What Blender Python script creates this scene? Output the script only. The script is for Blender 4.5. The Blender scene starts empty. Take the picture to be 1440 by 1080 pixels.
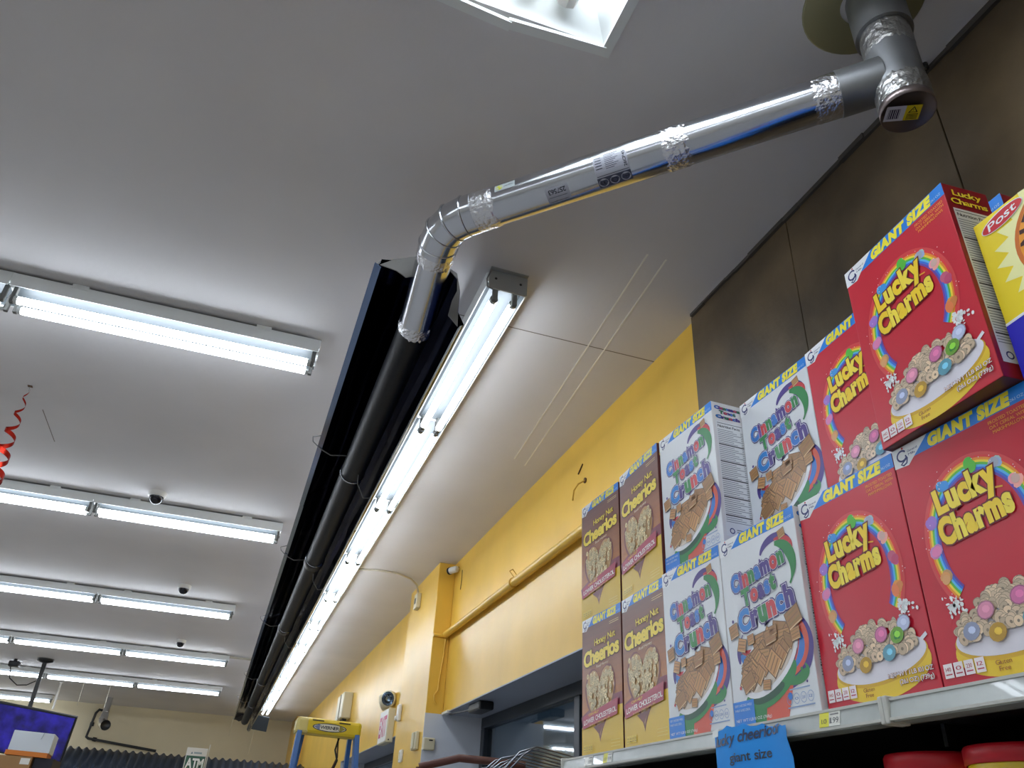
import bpy, bmesh, math, random
from mathutils import Vector, Matrix
random.seed(7)
PI = math.pi
scene = bpy.context.scene
C = scene.collection

# ------------------------------------------------------------------ camera
CAMZ = 1.6
R0 = ((0.94235954, -0.33111328, 0.04819224),
      (0.20885832, 0.46956256, -0.85783985),
      (0.26141289, 0.81845892, 0.51165252))          # rows: right, down, forward
cd = bpy.data.cameras.new('camera')
cd.sensor_width = 36.0
cd.lens = 1090.0 / 1440.0 * 36.0
cd.clip_start = 0.02
cd.clip_end = 200
cam = bpy.data.objects.new('camera', cd)
C.objects.link(cam)
r, d, f = (Vector(v) for v in R0)
cam.matrix_world = Matrix(((r.x, -d.x, -f.x, 0), (r.y, -d.y, -f.y, 0), (r.z, -d.z, -f.z, CAMZ), (0, 0, 0, 1)))
scene.camera = cam

# ------------------------------------------------------------------ world (night outside), exposure
w = bpy.data.worlds.new('night')
scene.world = w
w.use_nodes = True
w.node_tree.nodes['Background'].inputs[0].default_value = (0.012, 0.017, 0.024, 1)
w.node_tree.nodes['Background'].inputs[1].default_value = 1.0
vs = scene.view_settings
vs.view_transform = 'Standard'
vs.look = 'None'
vs.gamma = 1.0
vs.use_curve_mapping = False
vs.exposure = 1.28
TUBE_POWER = 7.5

# ------------------------------------------------------------------ helpers
def lin(c):
    return tuple(((v / 255.0) / 12.92 if v / 255.0 <= 0.04045 else ((v / 255.0 + 0.055) / 1.055) ** 2.4) for v in c[:3]) + (1.0,)

MATS = {}
def mat(name, rgb=(128, 128, 128), rough=0.5, metal=0.0, bump=0.0, bscale=40.0, var=0.0, vscale=3.0, spec=0.5, coat=0.0, dark=None, detail=6.0):
    if name in MATS:
        return MATS[name]
    m = bpy.data.materials.new(name)
    m.use_nodes = True
    nt = m.node_tree
    b = nt.nodes['Principled BSDF']
    b.inputs['Base Color'].default_value = lin(rgb)
    b.inputs['Roughness'].default_value = rough
    b.inputs['Metallic'].default_value = metal
    b.inputs['Specular IOR Level'].default_value = spec
    b.inputs['Coat Weight'].default_value = coat
    tc = nt.nodes.new('ShaderNodeTexCoord')
    if var > 0:
        n = nt.nodes.new('ShaderNodeTexNoise')
        n.inputs['Scale'].default_value = vscale
        n.inputs['Detail'].default_value = detail
        nt.links.new(tc.outputs['Object'], n.inputs['Vector'])
        rp = nt.nodes.new('ShaderNodeValToRGB')
        rp.color_ramp.elements[0].position = 0.3
        rp.color_ramp.elements[1].position = 0.7
        dk = dark if dark else tuple(max(0, v * (1 - var)) for v in rgb)
        rp.color_ramp.elements[0].color = lin(dk)
        rp.color_ramp.elements[1].color = lin(rgb)
        nt.links.new(n.outputs['Fac'], rp.inputs['Fac'])
        nt.links.new(rp.outputs['Color'], b.inputs['Base Color'])
    if bump > 0:
        n2 = nt.nodes.new('ShaderNodeTexNoise')
        n2.inputs['Scale'].default_value = bscale
        n2.inputs['Detail'].default_value = 4
        nt.links.new(tc.outputs['Object'], n2.inputs['Vector'])
        bp = nt.nodes.new('ShaderNodeBump')
        bp.inputs['Strength'].default_value = bump
        bp.inputs['Distance'].default_value = 0.01
        nt.links.new(n2.outputs['Fac'], bp.inputs['Height'])
        nt.links.new(bp.outputs['Normal'], b.inputs['Normal'])
    MATS[name] = m
    return m

def emit(name, rgb, strength):
    if name in MATS:
        return MATS[name]
    m = bpy.data.materials.new(name)
    m.use_nodes = True
    b = m.node_tree.nodes['Principled BSDF']
    b.inputs['Base Color'].default_value = (0.8, 0.8, 0.8, 1)
    b.inputs['Emission Color'].default_value = lin(rgb)
    b.inputs['Emission Strength'].default_value = strength
    MATS[name] = m
    return m

def print_mat(name='printed_card', rough=0.42, coat=0.20):
    """ink printed on card: colour comes from the mesh's own ink attribute"""
    if name in MATS:
        return MATS[name]
    m = bpy.data.materials.new(name)
    m.use_nodes = True
    nt = m.node_tree
    b = nt.nodes['Principled BSDF']
    a = nt.nodes.new('ShaderNodeAttribute')
    a.attribute_name = 'Col'
    nt.links.new(a.outputs['Color'], b.inputs['Base Color'])
    b.inputs['Roughness'].default_value = rough
    b.inputs['Coat Weight'].default_value = coat
    b.inputs['Coat Roughness'].default_value = 0.24
    MATS[name] = m
    return m

def setp(o, label=None, cat=None, group=None, kind=None):
    if label: o['label'] = label
    if cat: o['category'] = cat
    if group: o['group'] = group
    if kind: o['kind'] = kind
    return o

def empty(name, loc=(0, 0, 0), parent=None, **k):
    o = bpy.data.objects.new(name, None)
    o.empty_display_size = 0.05
    C.objects.link(o)
    o.location = loc
    if parent: o.parent = parent
    setp(o, **k)
    return o

def ortho(d):
    d = Vector(d).normalized()
    a = Vector((0, 0, 1)) if abs(d.z) < 0.9 else Vector((1, 0, 0))
    x = d.cross(a).normalized()
    return x, d.cross(x).normalized()

class MB:
    def __init__(s):
        s.v = []; s.f = []; s.sm = []; s.col = []; s.cur = None
    def face(s, idx, smooth=False):
        s.f.append(tuple(idx)); s.sm.append(smooth); s.col.append(s.cur)
    def quadpts(s, pts, smooth=False):
        n = len(s.v); s.v += [tuple(p) for p in pts]; s.face(range(n, n + len(pts)), smooth)
    def box(s, a, b):
        x0, y0, z0 = a; x1, y1, z1 = b
        if x0 > x1: x0, x1 = x1, x0
        if y0 > y1: y0, y1 = y1, y0
        if z0 > z1: z0, z1 = z1, z0
        n = len(s.v)
        s.v += [(x0, y0, z0), (x1, y0, z0), (x1, y1, z0), (x0, y1, z0), (x0, y0, z1), (x1, y0, z1), (x1, y1, z1), (x0, y1, z1)]
        for q in ((3, 2, 1, 0), (4, 5, 6, 7), (0, 1, 5, 4), (1, 2, 6, 5), (2, 3, 7, 6), (3, 0, 4, 7)):
            s.face([n + i for i in q])
        return s
    def obox(s, c, ax, ay, az, h):
        """oriented box"""
        c = Vector(c); ax, ay, az = (Vector(v).normalized() for v in (ax, ay, az))
        n = len(s.v)
        for k in range(8):
            sx = 1 if k in (1, 2, 5, 6) else -1
            sy = 1 if k in (2, 3, 6, 7) else -1
            sz = 1 if k > 3 else -1
            s.v.append(tuple(c + ax * sx * h[0] + ay * sy * h[1] + az * sz * h[2]))
        for q in ((3, 2, 1, 0), (4, 5, 6, 7), (0, 1, 5, 4), (1, 2, 6, 5), (2, 3, 7, 6), (3, 0, 4, 7)):
            s.face([n + i for i in q])
        return s
    def bar(s, a, b, wd, ht, up=(0, 0, 1)):
        a = Vector(a); b = Vector(b); dd = (b - a)
        u = Vector(up); x = dd.cross(u).normalized(); u2 = x.cross(dd).normalized()
        return s.obox((a + b) / 2, dd, x, u2, (dd.length / 2, wd / 2, ht / 2))
    def tube(s, pts, rad, seg=12, cap=True, smooth=True):
        pts = [Vector(p) for p in pts]
        rr = rad if isinstance(rad, (list, tuple)) else [rad] * len(pts)
        t0 = (pts[1] - pts[0]).normalized()
        x, y = ortho(t0)
        rings = []
        prev = t0
        for i, p in enumerate(pts):
            if i == 0: t = t0
            elif i == len(pts) - 1: t = (pts[i] - pts[i - 1]).normalized()
            else: t = ((pts[i + 1] - p).normalized() + (p - pts[i - 1]).normalized()).normalized()
            q = prev.rotation_difference(t)
            x = q @ x; y = q @ y; prev = t
            n = len(s.v)
            for k in range(seg):
                a = 2 * PI * k / seg
                s.v.append(tuple(p + (x * math.cos(a) + y * math.sin(a)) * rr[i]))
            rings.append(n)
        for i in range(len(rings) - 1):
            for k in range(seg):
                k2 = (k + 1) % seg
                s.face((rings[i] + k, rings[i] + k2, rings[i + 1] + k2, rings[i + 1] + k), smooth)
        if cap:
            for rg, rev in ((rings[0], True), (rings[-1], False)):      # own vertices, so the side shading stays straight
                n = len(s.v)
                s.v += [s.v[rg + k] for k in range(seg)]
                s.face(range(n + seg - 1, n - 1, -1) if rev else range(n, n + seg))
        return s
    def lathe(s, prof, c=(0, 0, 0), axis=(0, 0, 1), seg=20, smooth=True):
        """prof: list of (radius, height along axis)"""
        c = Vector(c); az = Vector(axis).normalized(); x, y = ortho(az)
        rings = []
        for (ra, h) in prof:
            n = len(s.v)
            if ra < 1e-6:
                s.v.append(tuple(c + az * h)); rings.append((n, 1))
            else:
                for k in range(seg):
                    a = 2 * PI * k / seg
                    s.v.append(tuple(c + az * h + (x * math.cos(a) + y * math.sin(a)) * ra))
                rings.append((n, seg))
        for (a, na), (b, nb) in zip(rings, rings[1:]):
            for k in range(seg):
                k2 = (k + 1) % seg
                if na == 1 and nb == 1: continue
                if na == 1: s.face((a, b + k2, b + k), smooth)
                elif nb == 1: s.face((a + k, a + k2, b), smooth)
                else: s.face((a + k, a + k2, b + k2, b + k), smooth)
        return s
    def torus(s, c, axis, Rm, r, seg=24, s2=8):
        c = Vector(c); x, y = ortho(axis)
        pts = [c + (x * math.cos(2 * PI * k / seg) + y * math.sin(2 * PI * k / seg)) * Rm for k in range(seg + 1)]
        return s.tube(pts, r, s2, cap=False)
    def build(s, name, m=None, parent=None, bevel=0.0, local=False, recalc=True, **k):
        me = bpy.data.meshes.new(name)
        off = Vector((0, 0, 0))
        if parent is not None and not local:
            p = parent
            while p is not None:
                off += p.location; p = p.parent
        vv = [tuple(Vector(v) - off) for v in s.v]
        me.from_pydata(vv, [], s.f)
        me.polygons.foreach_set('use_smooth', s.sm)
        if any(c is not None for c in s.col):
            at = me.attributes.new('Col', 'FLOAT_COLOR', 'CORNER')
            data = []
            for poly, c in zip(me.polygons, s.col):
                c = c if c is not None else (1, 1, 1, 1)
                for _ in range(poly.loop_total): data.extend(c)
            at.data.foreach_set('color', data)
        if recalc or bevel > 0:
            bm = bmesh.new(); bm.from_mesh(me)
            if recalc: bmesh.ops.recalc_face_normals(bm, faces=bm.faces)
            if bevel > 0:
                es = [e for e in bm.edges if len(e.link_faces) == 2 and e.calc_face_angle(0) > 0.6]
                bmesh.ops.bevel(bm, geom=es, offset=bevel, segments=2, affect='EDGES', profile=0.5)
            bm.to_mesh(me); bm.free()
        me.update()
        if m: me.materials.append(m)
        o = bpy.data.objects.new(name, me)
        C.objects.link(o)
        if parent: o.parent = parent
        setp(o, **k)
        return o

def mesh_copy(o, parent=None):
    c = o.copy(); C.objects.link(c)
    if parent: c.parent = parent
    return c

def copy_tree(o, parent=None):
    c = o.copy(); C.objects.link(c)
    if parent: c.parent = parent
    for ch in list(o.children): copy_tree(ch, c)
    return c

ORD = ['first', 'second', 'third', 'fourth', 'fifth', 'sixth', 'seventh', 'eighth', 'ninth', 'tenth', 'eleventh', 'twelfth']

# ------------------------------------------------------------------ flat print (lettering, artwork) as ink on a surface
GLYPH = {}
def glyph(ch, bold):
    key = (ch, bold)
    if key in GLYPH: return GLYPH[key]
    cu = bpy.data.curves.new('glyph', 'FONT')
    cu.body = ch; cu.size = 1.0; cu.offset = bold; cu.resolution_u = 3; cu.fill_mode = 'FRONT' if hasattr(cu, 'fill_mode') else cu.fill_mode
    o = bpy.data.objects.new('glyph', cu)
    C.objects.link(o)
    dg = bpy.context.evaluated_depsgraph_get()
    me = bpy.data.meshes.new_from_object(o.evaluated_get(dg), depsgraph=dg)
    vs_ = [(v.co.x, v.co.y) for v in me.vertices]
    fs_ = [tuple(p.vertices) for p in me.polygons]
    xs = [v[0] for v in vs_] or [0, 0.25]
    GLYPH[key] = (vs_, fs_, min(xs), max(xs))
    bpy.data.objects.remove(o); bpy.data.curves.remove(cu); bpy.data.meshes.remove(me)
    return GLYPH[key]

STEP = 0.00016
class Art:
    """2-D ink layout in metres (x right, y up) -> mesh lying on a surface through place(x, y, lift)"""
    def __init__(s, place): s.mb = MB(); s.place = place; s.L = 1; s.n = 0
    def lay(s, k): s.L = k; return s
    def poly(s, pts, c, layer=None):
        s.mb.cur = lin(c)
        layer = layer if layer is not None else s.L
        h = STEP * layer
        if layer == int(layer):           # overlapping inks of one layer must not be coplanar
            s.n += 1; h += (s.n % 40) * 2.5e-6
        n = len(s.mb.v)
        s.mb.v += [tuple(s.place(x, y, h)) for x, y in pts]
        s.mb.face(range(n, n + len(pts)))
    def rect(s, x0, y0, x1, y1, c, layer=None): s.poly([(x0, y0), (x1, y0), (x1, y1), (x0, y1)], c, layer)
    def grid(s, x0, y0, x1, y1, c, layer=None, n=8):
        for k in range(n):
            a = y0 + (y1 - y0) * k / n; b = y0 + (y1 - y0) * (k + 1) / n
            s.rect(x0, a, x1, b, c, layer)
    def ell(s, cx, cy, rx, ry, c, layer=None, n=24, rot=0, a0=0, a1=2 * PI):
        cr, sr = math.cos(rot), math.sin(rot)
        P = []
        full = abs(a1 - a0 - 2 * PI) < 1e-6
        for k in range(n if full else n + 1):
            a = a0 + (a1 - a0) * k / n
            x, y = rx * math.cos(a), ry * math.sin(a)
            P.append((cx + x * cr - y * sr, cy + x * sr + y * cr))
        s.poly(P, c, layer)
    def ring(s, cx, cy, rx, ry, t, c, layer=None, n=24, rot=0, a0=0, a1=2 * PI):
        cr, sr = math.cos(rot), math.sin(rot)
        def pt(a, q):
            x, y = (rx - q) * math.cos(a), (ry - q) * math.sin(a)
            return (cx + x * cr - y * sr, cy + x * sr + y * cr)
        for k in range(n):
            a = a0 + (a1 - a0) * k / n; b = a0 + (a1 - a0) * (k + 1) / n
            s.poly([pt(a, t), pt(a, 0), pt(b, 0), pt(b, t)], c, layer)
    def stroke(s, pts, wd, c, layer=None, taper=None):
        n = len(pts)
        for i in range(n - 1):
            (x0, y0), (x1, y1) = pts[i], pts[i + 1]
            L = math.hypot(x1 - x0, y1 - y0) or 1e-9
            def nrm(j):
                p = pts[max(0, j - 1)]; q = pts[min(n - 1, j + 1)]
                l = math.hypot(q[0] - p[0], q[1] - p[1]) or 1e-9
                return -(q[1] - p[1]) / l, (q[0] - p[0]) / l
            nx, ny = nrm(i); mx, my = nrm(i + 1)
            w0 = wd / 2 * (taper(i / (n - 1)) if taper else 1); w1 = wd / 2 * (taper((i + 1) / (n - 1)) if taper else 1)
            s.poly([(x0 - nx * w0, y0 - ny * w0), (x1 - mx * w1, y1 - my * w1), (x1 + mx * w1, y1 + my * w1), (x0 + nx * w0, y0 + ny * w0)], c, layer)
    def text(s, t, cx, cy, W, Hc, c, layer=None, rot=0.0, bold=0.0, shear=0.0, gap=0.05, outline=None, arch=0.0, grow=0.0):
        """t centred on (cx, cy); W = overall width, Hc = capital height; c may be a list of colours for the letters"""
        tot = 0; items = []
        for ch in t:
            if ch == ' ':
                tot += 0.28; items.append(None); continue
            g0 = glyph(ch, 0.0)
            wd = g0[3] - g0[2]
            items.append((ch, tot, g0[2])); tot += wd + gap
        tot -= gap
        k = W / max(tot, 1e-6); cap = 0.70
        cr, sr = math.cos(rot), math.sin(rot)
        lay = layer if layer is not None else s.L
        ci = 0
        for it in items:
            if it is None: continue
            ch, ox, x0 = it
            col = c[ci % len(c)] if isinstance(c, list) else c
            ci += 1
            passes = ([(outline[1], outline[0], lay)] if outline else []) + [(bold, col, lay + (1 if outline else 0))]
            for bo, cc, ly in passes:
                vs_, fs_, _, _ = glyph(ch, bo)
                s.mb.cur = lin(cc)
                n = len(s.mb.v)
                s.n += 1; eps = (s.n % 30) * 3e-6
                for (vx, vy) in vs_:
                    fx = (vx - x0 + ox) / tot - 0.5
                    sc = 1 + grow * fx
                    x = fx * W
                    y = (vy - cap / 2) / cap * Hc * sc + arch * (0.25 - fx * fx) * 4
                    x += shear * y
                    s.mb.v.append(tuple(s.place(cx + x * cr - y * sr, cy + x * sr + y * cr, STEP * ly + eps)))
                for fc in fs_: s.mb.face([n + i for i in fc])
    def build(s, name, parent, m=None, **k):
        return s.mb.build(name, m or print_mat(), parent, local=True, recalc=False, **k)

# ------------------------------------------------------------------ materials
M_ceil = mat('ceiling_paint', (219, 216, 216), 0.75, var=0.05, vscale=1.2, bump=0.12, bscale=25)
M_yellow = mat('yellow_wall_paint', (240, 194, 78), 0.30, var=0.06, vscale=2.5, bump=0.10, bscale=12)
M_beige = mat('beige_wall_paint', (222, 210, 178), 0.7, var=0.06, vscale=1.0, bump=0.08)
M_white_wall = mat('pale_wall_paint', (214, 211, 203), 0.7, var=0.05, vscale=1.0)
M_floor = mat('floor_vinyl', (200, 200, 200), 0.35, var=0.08, vscale=4.0)
M_tile = mat('brown_stone_tile', (108, 90, 64), 0.45, var=0.38, vscale=3.5, dark=(62, 51, 36), bump=0.2, bscale=20, detail=9)
M_grout = mat('grout', (60, 54, 46), 0.9)
M_greytrim = mat('blue_grey_paint', (158, 166, 182), 0.4, var=0.05, vscale=3)
M_jamb = mat('pale_blue_grey_paint', (212, 217, 226), 0.45, var=0.04, vscale=3)
M_frame = mat('dark_window_frame', (52, 58, 66), 0.35, metal=0.4)
M_whitemetal = mat('white_enamel', (225, 228, 226), 0.35)
M_channel = mat('grey_channel_enamel', (76, 82, 85), 0.5)
M_cream = mat('cream_plastic', (214, 206, 176), 0.45)
M_whiteplastic = mat('white_plastic', (232, 230, 224), 0.4)
M_greymetal = mat('grey_steel', (130, 130, 128), 0.45, metal=0.7)
M_plate = mat('grey_end_plate', (122, 120, 116), 0.5, metal=0.3, var=0.08, vscale=10)
M_black = mat('black_metal', (18, 19, 22), 0.4)
M_tubeblk = mat('black_heat_tube', (15, 17, 23), 0.42, metal=0.0, spec=0.18, bump=0.05, bscale=60)
M_refl = mat('reflector_dark_reflection_tint', (34, 46, 88), 0.12, metal=1.0, bump=0.015, bscale=6)  # polished metal; the dark navy it mirrors is put into the base colour
M_reflout = mat('reflector_polished_edge', (190, 196, 205), 0.15, metal=1.0)
M_duct = mat('galvanised_duct', (205, 208, 214), 0.17, metal=1.0, bump=0.012, bscale=9)
M_ductdull = mat('dull_galvanised_pipe', (150, 152, 154), 0.42, metal=0.85, var=0.12, vscale=8, bump=0.05, bscale=20)
M_foil = mat('foil_tape', (225, 226, 230), 0.2, metal=1.0, bump=0.5, bscale=90)
M_foildull = mat('dull_foil_tape', (165, 164, 162), 0.35, metal=0.9, bump=0.6, bscale=60)
M_tubelight = emit('lit_fluorescent_tube', (235, 244, 255), TUBE_POWER)
M_glass = None
def glass_mat():
    m = bpy.data.materials.new('window_glass'); m.use_nodes = True
    nt = m.node_tree; b = nt.nodes['Principled BSDF']
    b.inputs['Base Color'].default_value = lin((170, 190, 200))
    b.inputs['Roughness'].default_value = 0.03
    b.inputs['Transmission Weight'].default_value = 1.0
    b.inputs['IOR'].default_value = 1.5
    return m
M_glass = glass_mat()

# ------------------------------------------------------------------ room shell
CEIL = 3.40
XW = 1.413
YB = 16.2
XL = -7.0
YF = -3.0
HDR = 2.357
fl = MB().box((XL, YF, -0.1), (2.2, YB, 0)).build('floor', M_floor, kind='structure')
HX0, HX1, HY0, HY1 = -0.035, 0.570, -0.05, 1.160        # opening for the troffer
cb = MB()
cb.box((XL, YF, CEIL), (2.2, HY0, CEIL + 0.15)); cb.box((XL, HY1, CEIL), (2.2, YB, CEIL + 0.15))
cb.box((XL, HY0, CEIL), (HX0, HY1, CEIL + 0.15)); cb.box((HX1, HY0, CEIL), (2.2, HY1, CEIL + 0.15))
ceiling = cb.build('ceiling', M_ceil, kind='structure')
M_seam = mat('ceiling_crack', (120, 112, 104), 0.9)
MB().box((0.55, 2.455, CEIL - 0.0006), (XW, 2.460, CEIL)).build('seam', M_seam, ceiling)
MB().box((-1.2, 4.1, CEIL - 0.0006), (-1.196, 4.5, CEIL)).build('seam', M_seam, ceiling)
for (a, b) in (((1.062, 1.85), (1.195, 3.62)), ((1.135, 1.85), (1.275, 3.68))):
    MB().bar((a[0], a[1], CEIL - 0.0004), (b[0], b[1], CEIL - 0.0004), 0.006, 0.0008).build('tape_residue', mat('pale_residue', (238, 236, 226), 0.6), ceiling)
wl = MB().box((XL - 0.1, YF, 0), (XL, YB, CEIL)).build('wall_left', M_white_wall, kind='structure')
wb = MB().box((XL, YB, 0), (2.2, YB + 0.1, CEIL)).build('wall_back', M_beige, kind='structure')
wf = MB().box((XL, YF - 0.1, 0), (2.2, YF, CEIL)).build('wall_front', M_white_wall, kind='structure')
# right wall with two window openings
W1 = (2.25, 5.56); W2 = (6.50, 10.2); SILL = 0.9; XO = 1.80
wr = MB()
wr.box((XW, YF, HDR), (XO, YB, CEIL)); wr.box((XW, YF, 0), (XO, YB, SILL))
wr.box((XW, YF, SILL), (XO, W1[0], HDR)); wr.box((XW, W1[1], SILL), (XO, W2[0], HDR)); wr.box((XW, W2[1], SILL), (XO, YB, HDR))
wall_right = wr.build('wall_right', M_yellow, kind='structure')
PX = 1.290
pil = MB().box((PX, 5.56, 0), (XW, 6.50, CEIL)).build('wall_pillar', M_yellow, bevel=0.004, kind='structure')
# corner post at the far end of the wall
MB().box((1.24, 15.3, 0), (XW, YB, CEIL)).build('wall_corner', M_yellow, kind='structure')

def window(n, y0, y1, grey_jamb):
    t = empty('window_%d' % n, (XW, (y0 + y1) / 2, SILL), kind='structure')
    # painted lining of the recess
    MB().box((XW - 0.002, y0, HDR - 0.006), (XO, y1, HDR)).build('soffit_lining', M_greytrim, t)
    MB().box((PX - 0.002 if grey_jamb else XW, y1 - 0.006, SILL), (XO, y1, HDR - 0.006)).build('jamb_lining', M_jamb, t)
    MB().box((XW, y0, SILL), (XO, y0 + 0.006, HDR - 0.006)).build('jamb_lining', M_jamb, t)
    MB().box((XW - 0.03, y0, SILL), (XO, y1 - 0.006, SILL + 0.03)).build('sill', M_greytrim, t)
    gx = 1.72
    fw = 0.07
    z1 = HDR - 0.006
    MB().box((gx - 0.03, y0 + 0.006, z1 - fw), (gx + 0.04, y1 - 0.006, z1)).build('frame_rail', M_frame, t, bevel=0.004)
    MB().box((gx - 0.03, y0 + 0.006, SILL + 0.03), (gx + 0.04, y1 - 0.006, SILL + 0.03 + fw)).build('frame_rail', M_frame, t, bevel=0.004)
    k = 2
    ys = [y0 + 0.006 + (y1 - y0 - 0.012 - fw) * i / k for i in range(k + 1)]
    for y in ys:
        MB().box((gx - 0.03, y, SILL + 0.03 + fw), (gx + 0.04, y + fw, z1 - fw)).build('frame_stile', M_frame, t, bevel=0.004)
    for a, b in zip(ys, ys[1:]):
        MB().box((gx, a + fw, SILL + 0.03 + fw), (gx + 0.006, b, z1 - fw)).build('pane', M_glass, t)
window(1, W1[0], W1[1], True)
window(2, W2[0], W2[1], False)
# small bright metal corner guard where header, pillar and recess meet
MB().box((XW - 0.012, 5.40, HDR - 0.012), (XW + 0.015, 5.555, HDR + 0.004)).build('trim_1', M_whitemetal, kind='structure')

# large brown stone tiles on the near part of the right wall
ty = [2.115, 1.520, 0.928, 0.336, -0.256, -0.85, -1.44]
tz = [CEIL - 0.004, 2.205, 1.01, 0.0]
gb = MB().box((1.402, -1.44, 0.0), (XW - 0.0005, 2.112, CEIL)).build('grout_bed', M_grout, wall_right)
for i in range(len(ty) - 1):
    for j in range(len(tz) - 1):
        MB().box((1.388 + random.uniform(-0.0015, 0.0015), ty[i + 1] + 0.0018, tz[j + 1] + 0.0018), (1.4025, ty[i] - 0.0018, tz[j] - 0.0018)).build('tile', M_tile, wall_right, bevel=0.0015)
# ragged joint between tiles and ceiling
cr_ = MB()
yy = 2.1
random.seed(3)
while yy > 0.3:
    L = random.uniform(0.05, 0.22)
    cr_.box((1.376 + random.uniform(-0.004, 0.003), yy - L, CEIL - random.uniform(0.008, 0.02)), (1.389, yy, CEIL))
    yy -= L
cr_.build('ragged_joint', mat('crumbling_joint', (74, 68, 62), 0.9), wall_right)

# ------------------------------------------------------------------ ceiling lights
def fixture(axis, length, name='fluorescent_fixture', bw=0.15, bz=(3.355, 3.390), tz_=3.298, sep=0.036, clips=True, fl_=0.022):
    """4-foot twin-tube channel light built around x=0,y=0 along the axis ('x' or 'y'), z absolute"""
    t = empty(name, (0, 0, 0))
    def P(a, b, z): return (a, b, z) if axis == 'x' else (b, a, z)
    def bx(mb, a0, b0, z0, a1, b1, z1): mb.box(P(a0, b0, z0), P(a1, b1, z1)); return mb
    h = length / 2
    mb = MB()
    # channel body with sloped lower sides
    prof = [(-bw / 2, bz[1]), (bw / 2, bz[1]), (bw / 2, bz[0] + 0.012), (bw / 2 - 0.02, bz[0]), (-bw / 2 + 0.02, bz[0]), (-bw / 2, bz[0] + 0.012)]
    n = len(mb.v)
    for a in (-h, h):
        for (b, z) in prof: mb.v.append(P(a, b, z))
    k = len(prof)
    for i in range(k):
        j = (i + 1) % k
        mb.face((n + i, n + j, n + k + j, n + k + i))
    mb.face(range(n, n + k)); mb.face(range(n + k, n + 2 * k))
    mb.build('body', M_channel, t)
    for q in (-1, 1):
        m6 = MB(); bx(m6, -h, q * (bw / 2 + 0.002), bz[0] - fl_, h, q * (bw / 2 + 0.005), bz[1])
        m6.build('side_flange', M_whitemetal, t)
        m7 = MB(); bx(m7, -h, q * bw / 2, bz[0] - fl_ + 0.001, h, q * (bw / 2 + 0.002), bz[0] + 0.012)
        m7.build('added_dark_liner', M_channel, t)  # dark liner added so the inner flange does not blow out
    for sgn in (-1, 1):
        m2 = MB()
        bx(m2, sgn * (h - 0.004), -bw / 2 - 0.003, bz[0] - 0.004, sgn * (h + 0.004), bw / 2 + 0.003, bz[1] + 0.002)
        m2.build('end_cap', M_whitemetal, t)
        for q in (-sep, sep):
            m3 = MB(); bx(m3, sgn * (h - 0.022), q - 0.010, tz_ - 0.016, sgn * (h - 0.006), q + 0.010, bz[0] + 0.004)
            m3.build('socket', mat('grey_lamp_socket', (104, 104, 100), 0.5), t, bevel=0.003)
    for q in (-sep, sep):
        m4 = MB().tube([P(-h + 0.028, q, tz_), P(h - 0.028, q, tz_)], 0.0155, 10)
        tb = m4.build('tube', M_tubelight, t)
        for sgn in (-1, 1):
            MB().tube([P(sgn * (h - 0.034), q, tz_), P(sgn * (h - 0.02), q, tz_)], 0.0160, 10).build('ferrule', mat('tube_end_metal', (190, 192, 190), 0.3, metal=0.9), tb)
    if clips:
        for a in (-h * 0.6, h * 0.6):
            m5 = MB(); bx(m5, a - 0.03, -bw / 2 - 0.006, bz[1] - 0.01, a + 0.03, bw / 2 + 0.006, CEIL)
            m5.build('ceiling_clip', M_whitemetal, t)
    return t

# long continuous strip beside the heater
proto = fixture('y', 1.128, name='strip_light', bw=0.145, bz=(3.362, CEIL), tz_=3.303, sep=0.037, clips=False, fl_=0.026)
for i in range(11):
    o = proto if i == 0 else copy_tree(proto)
    o.location = (0.648, 2.16 + 0.566 + i * 1.132, 0)
    setp(o, label='%s twin tube light from the duct in the strip beside the black heater' % ORD[i], cat='light', group='continuous strip lights along the heater')
# bracket plate closing the near end of the line
mb = MB(); mb.box((0.575, 2.138, 3.318), (0.721, 2.148, CEIL)); mb.box((0.575, 2.120, CEIL - 0.004), (0.721, 2.138, CEIL))
eb = mb.build('end_bracket', mat('light_grey_bracket', (168, 168, 164), 0.4, metal=0.3), bevel=0.002)
setp(eb, label='light grey metal bracket capping the near end of the long strip light line', cat='bracket')
for xx in (0.60, 0.695):
    MB().lathe([(0, 0), (0.005, 0), (0.005, 0.003), (0, 0.003)], (xx, 2.1365, 3.362), (0, 1, 0), 8).build('screw', M_black, eb)
mb = MB().tube([(0.578, 2.137, 3.39), (0.566, 2.137, 3.35), (0.57, 2.137, 3.315), (0.59, 2.137, 3.31)], 0.003, 6)
mb.build('wire', M_greymetal, eb)

# cross rows on the left
rows = [(2.935, 0.055, 5), (5.30, 0.106, 5), (7.76, -0.110, 5), (10.30, -0.082, 5), (12.80, -0.105, 5), (15.60, -2.75, 3)]
pitch = 1.165
proto = fixture('x', 1.16)
k = 0
for ri, (yy, xe, n) in enumerate(rows):
    for i in range(n):
        o = proto if k == 0 else copy_tree(proto)
        k += 1
        o.location = (xe - 0.58 - i * pitch, yy, 0)
        setp(o, label='%s fluorescent fixture from its right end in the %s cross row counted from the camera' % (ORD[i], ORD[ri]), cat='light', group='cross rows of fluorescent fixtures')
# unseen rows added overhead and behind the camera to light the boxes
for ri, (yy, xe, n) in enumerate([(0.45, -1.5, 4), (-1.9, 0.05, 5)]):
    for i in range(n):
        o = copy_tree(proto)
        o.location = (xe - 0.58 - i * pitch, yy, 0)
        setp(o, label='unseen fluorescent fixture added overhead and behind the camera for its light', cat='light', group='added unseen fluorescent fixtures behind the camera')

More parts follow.
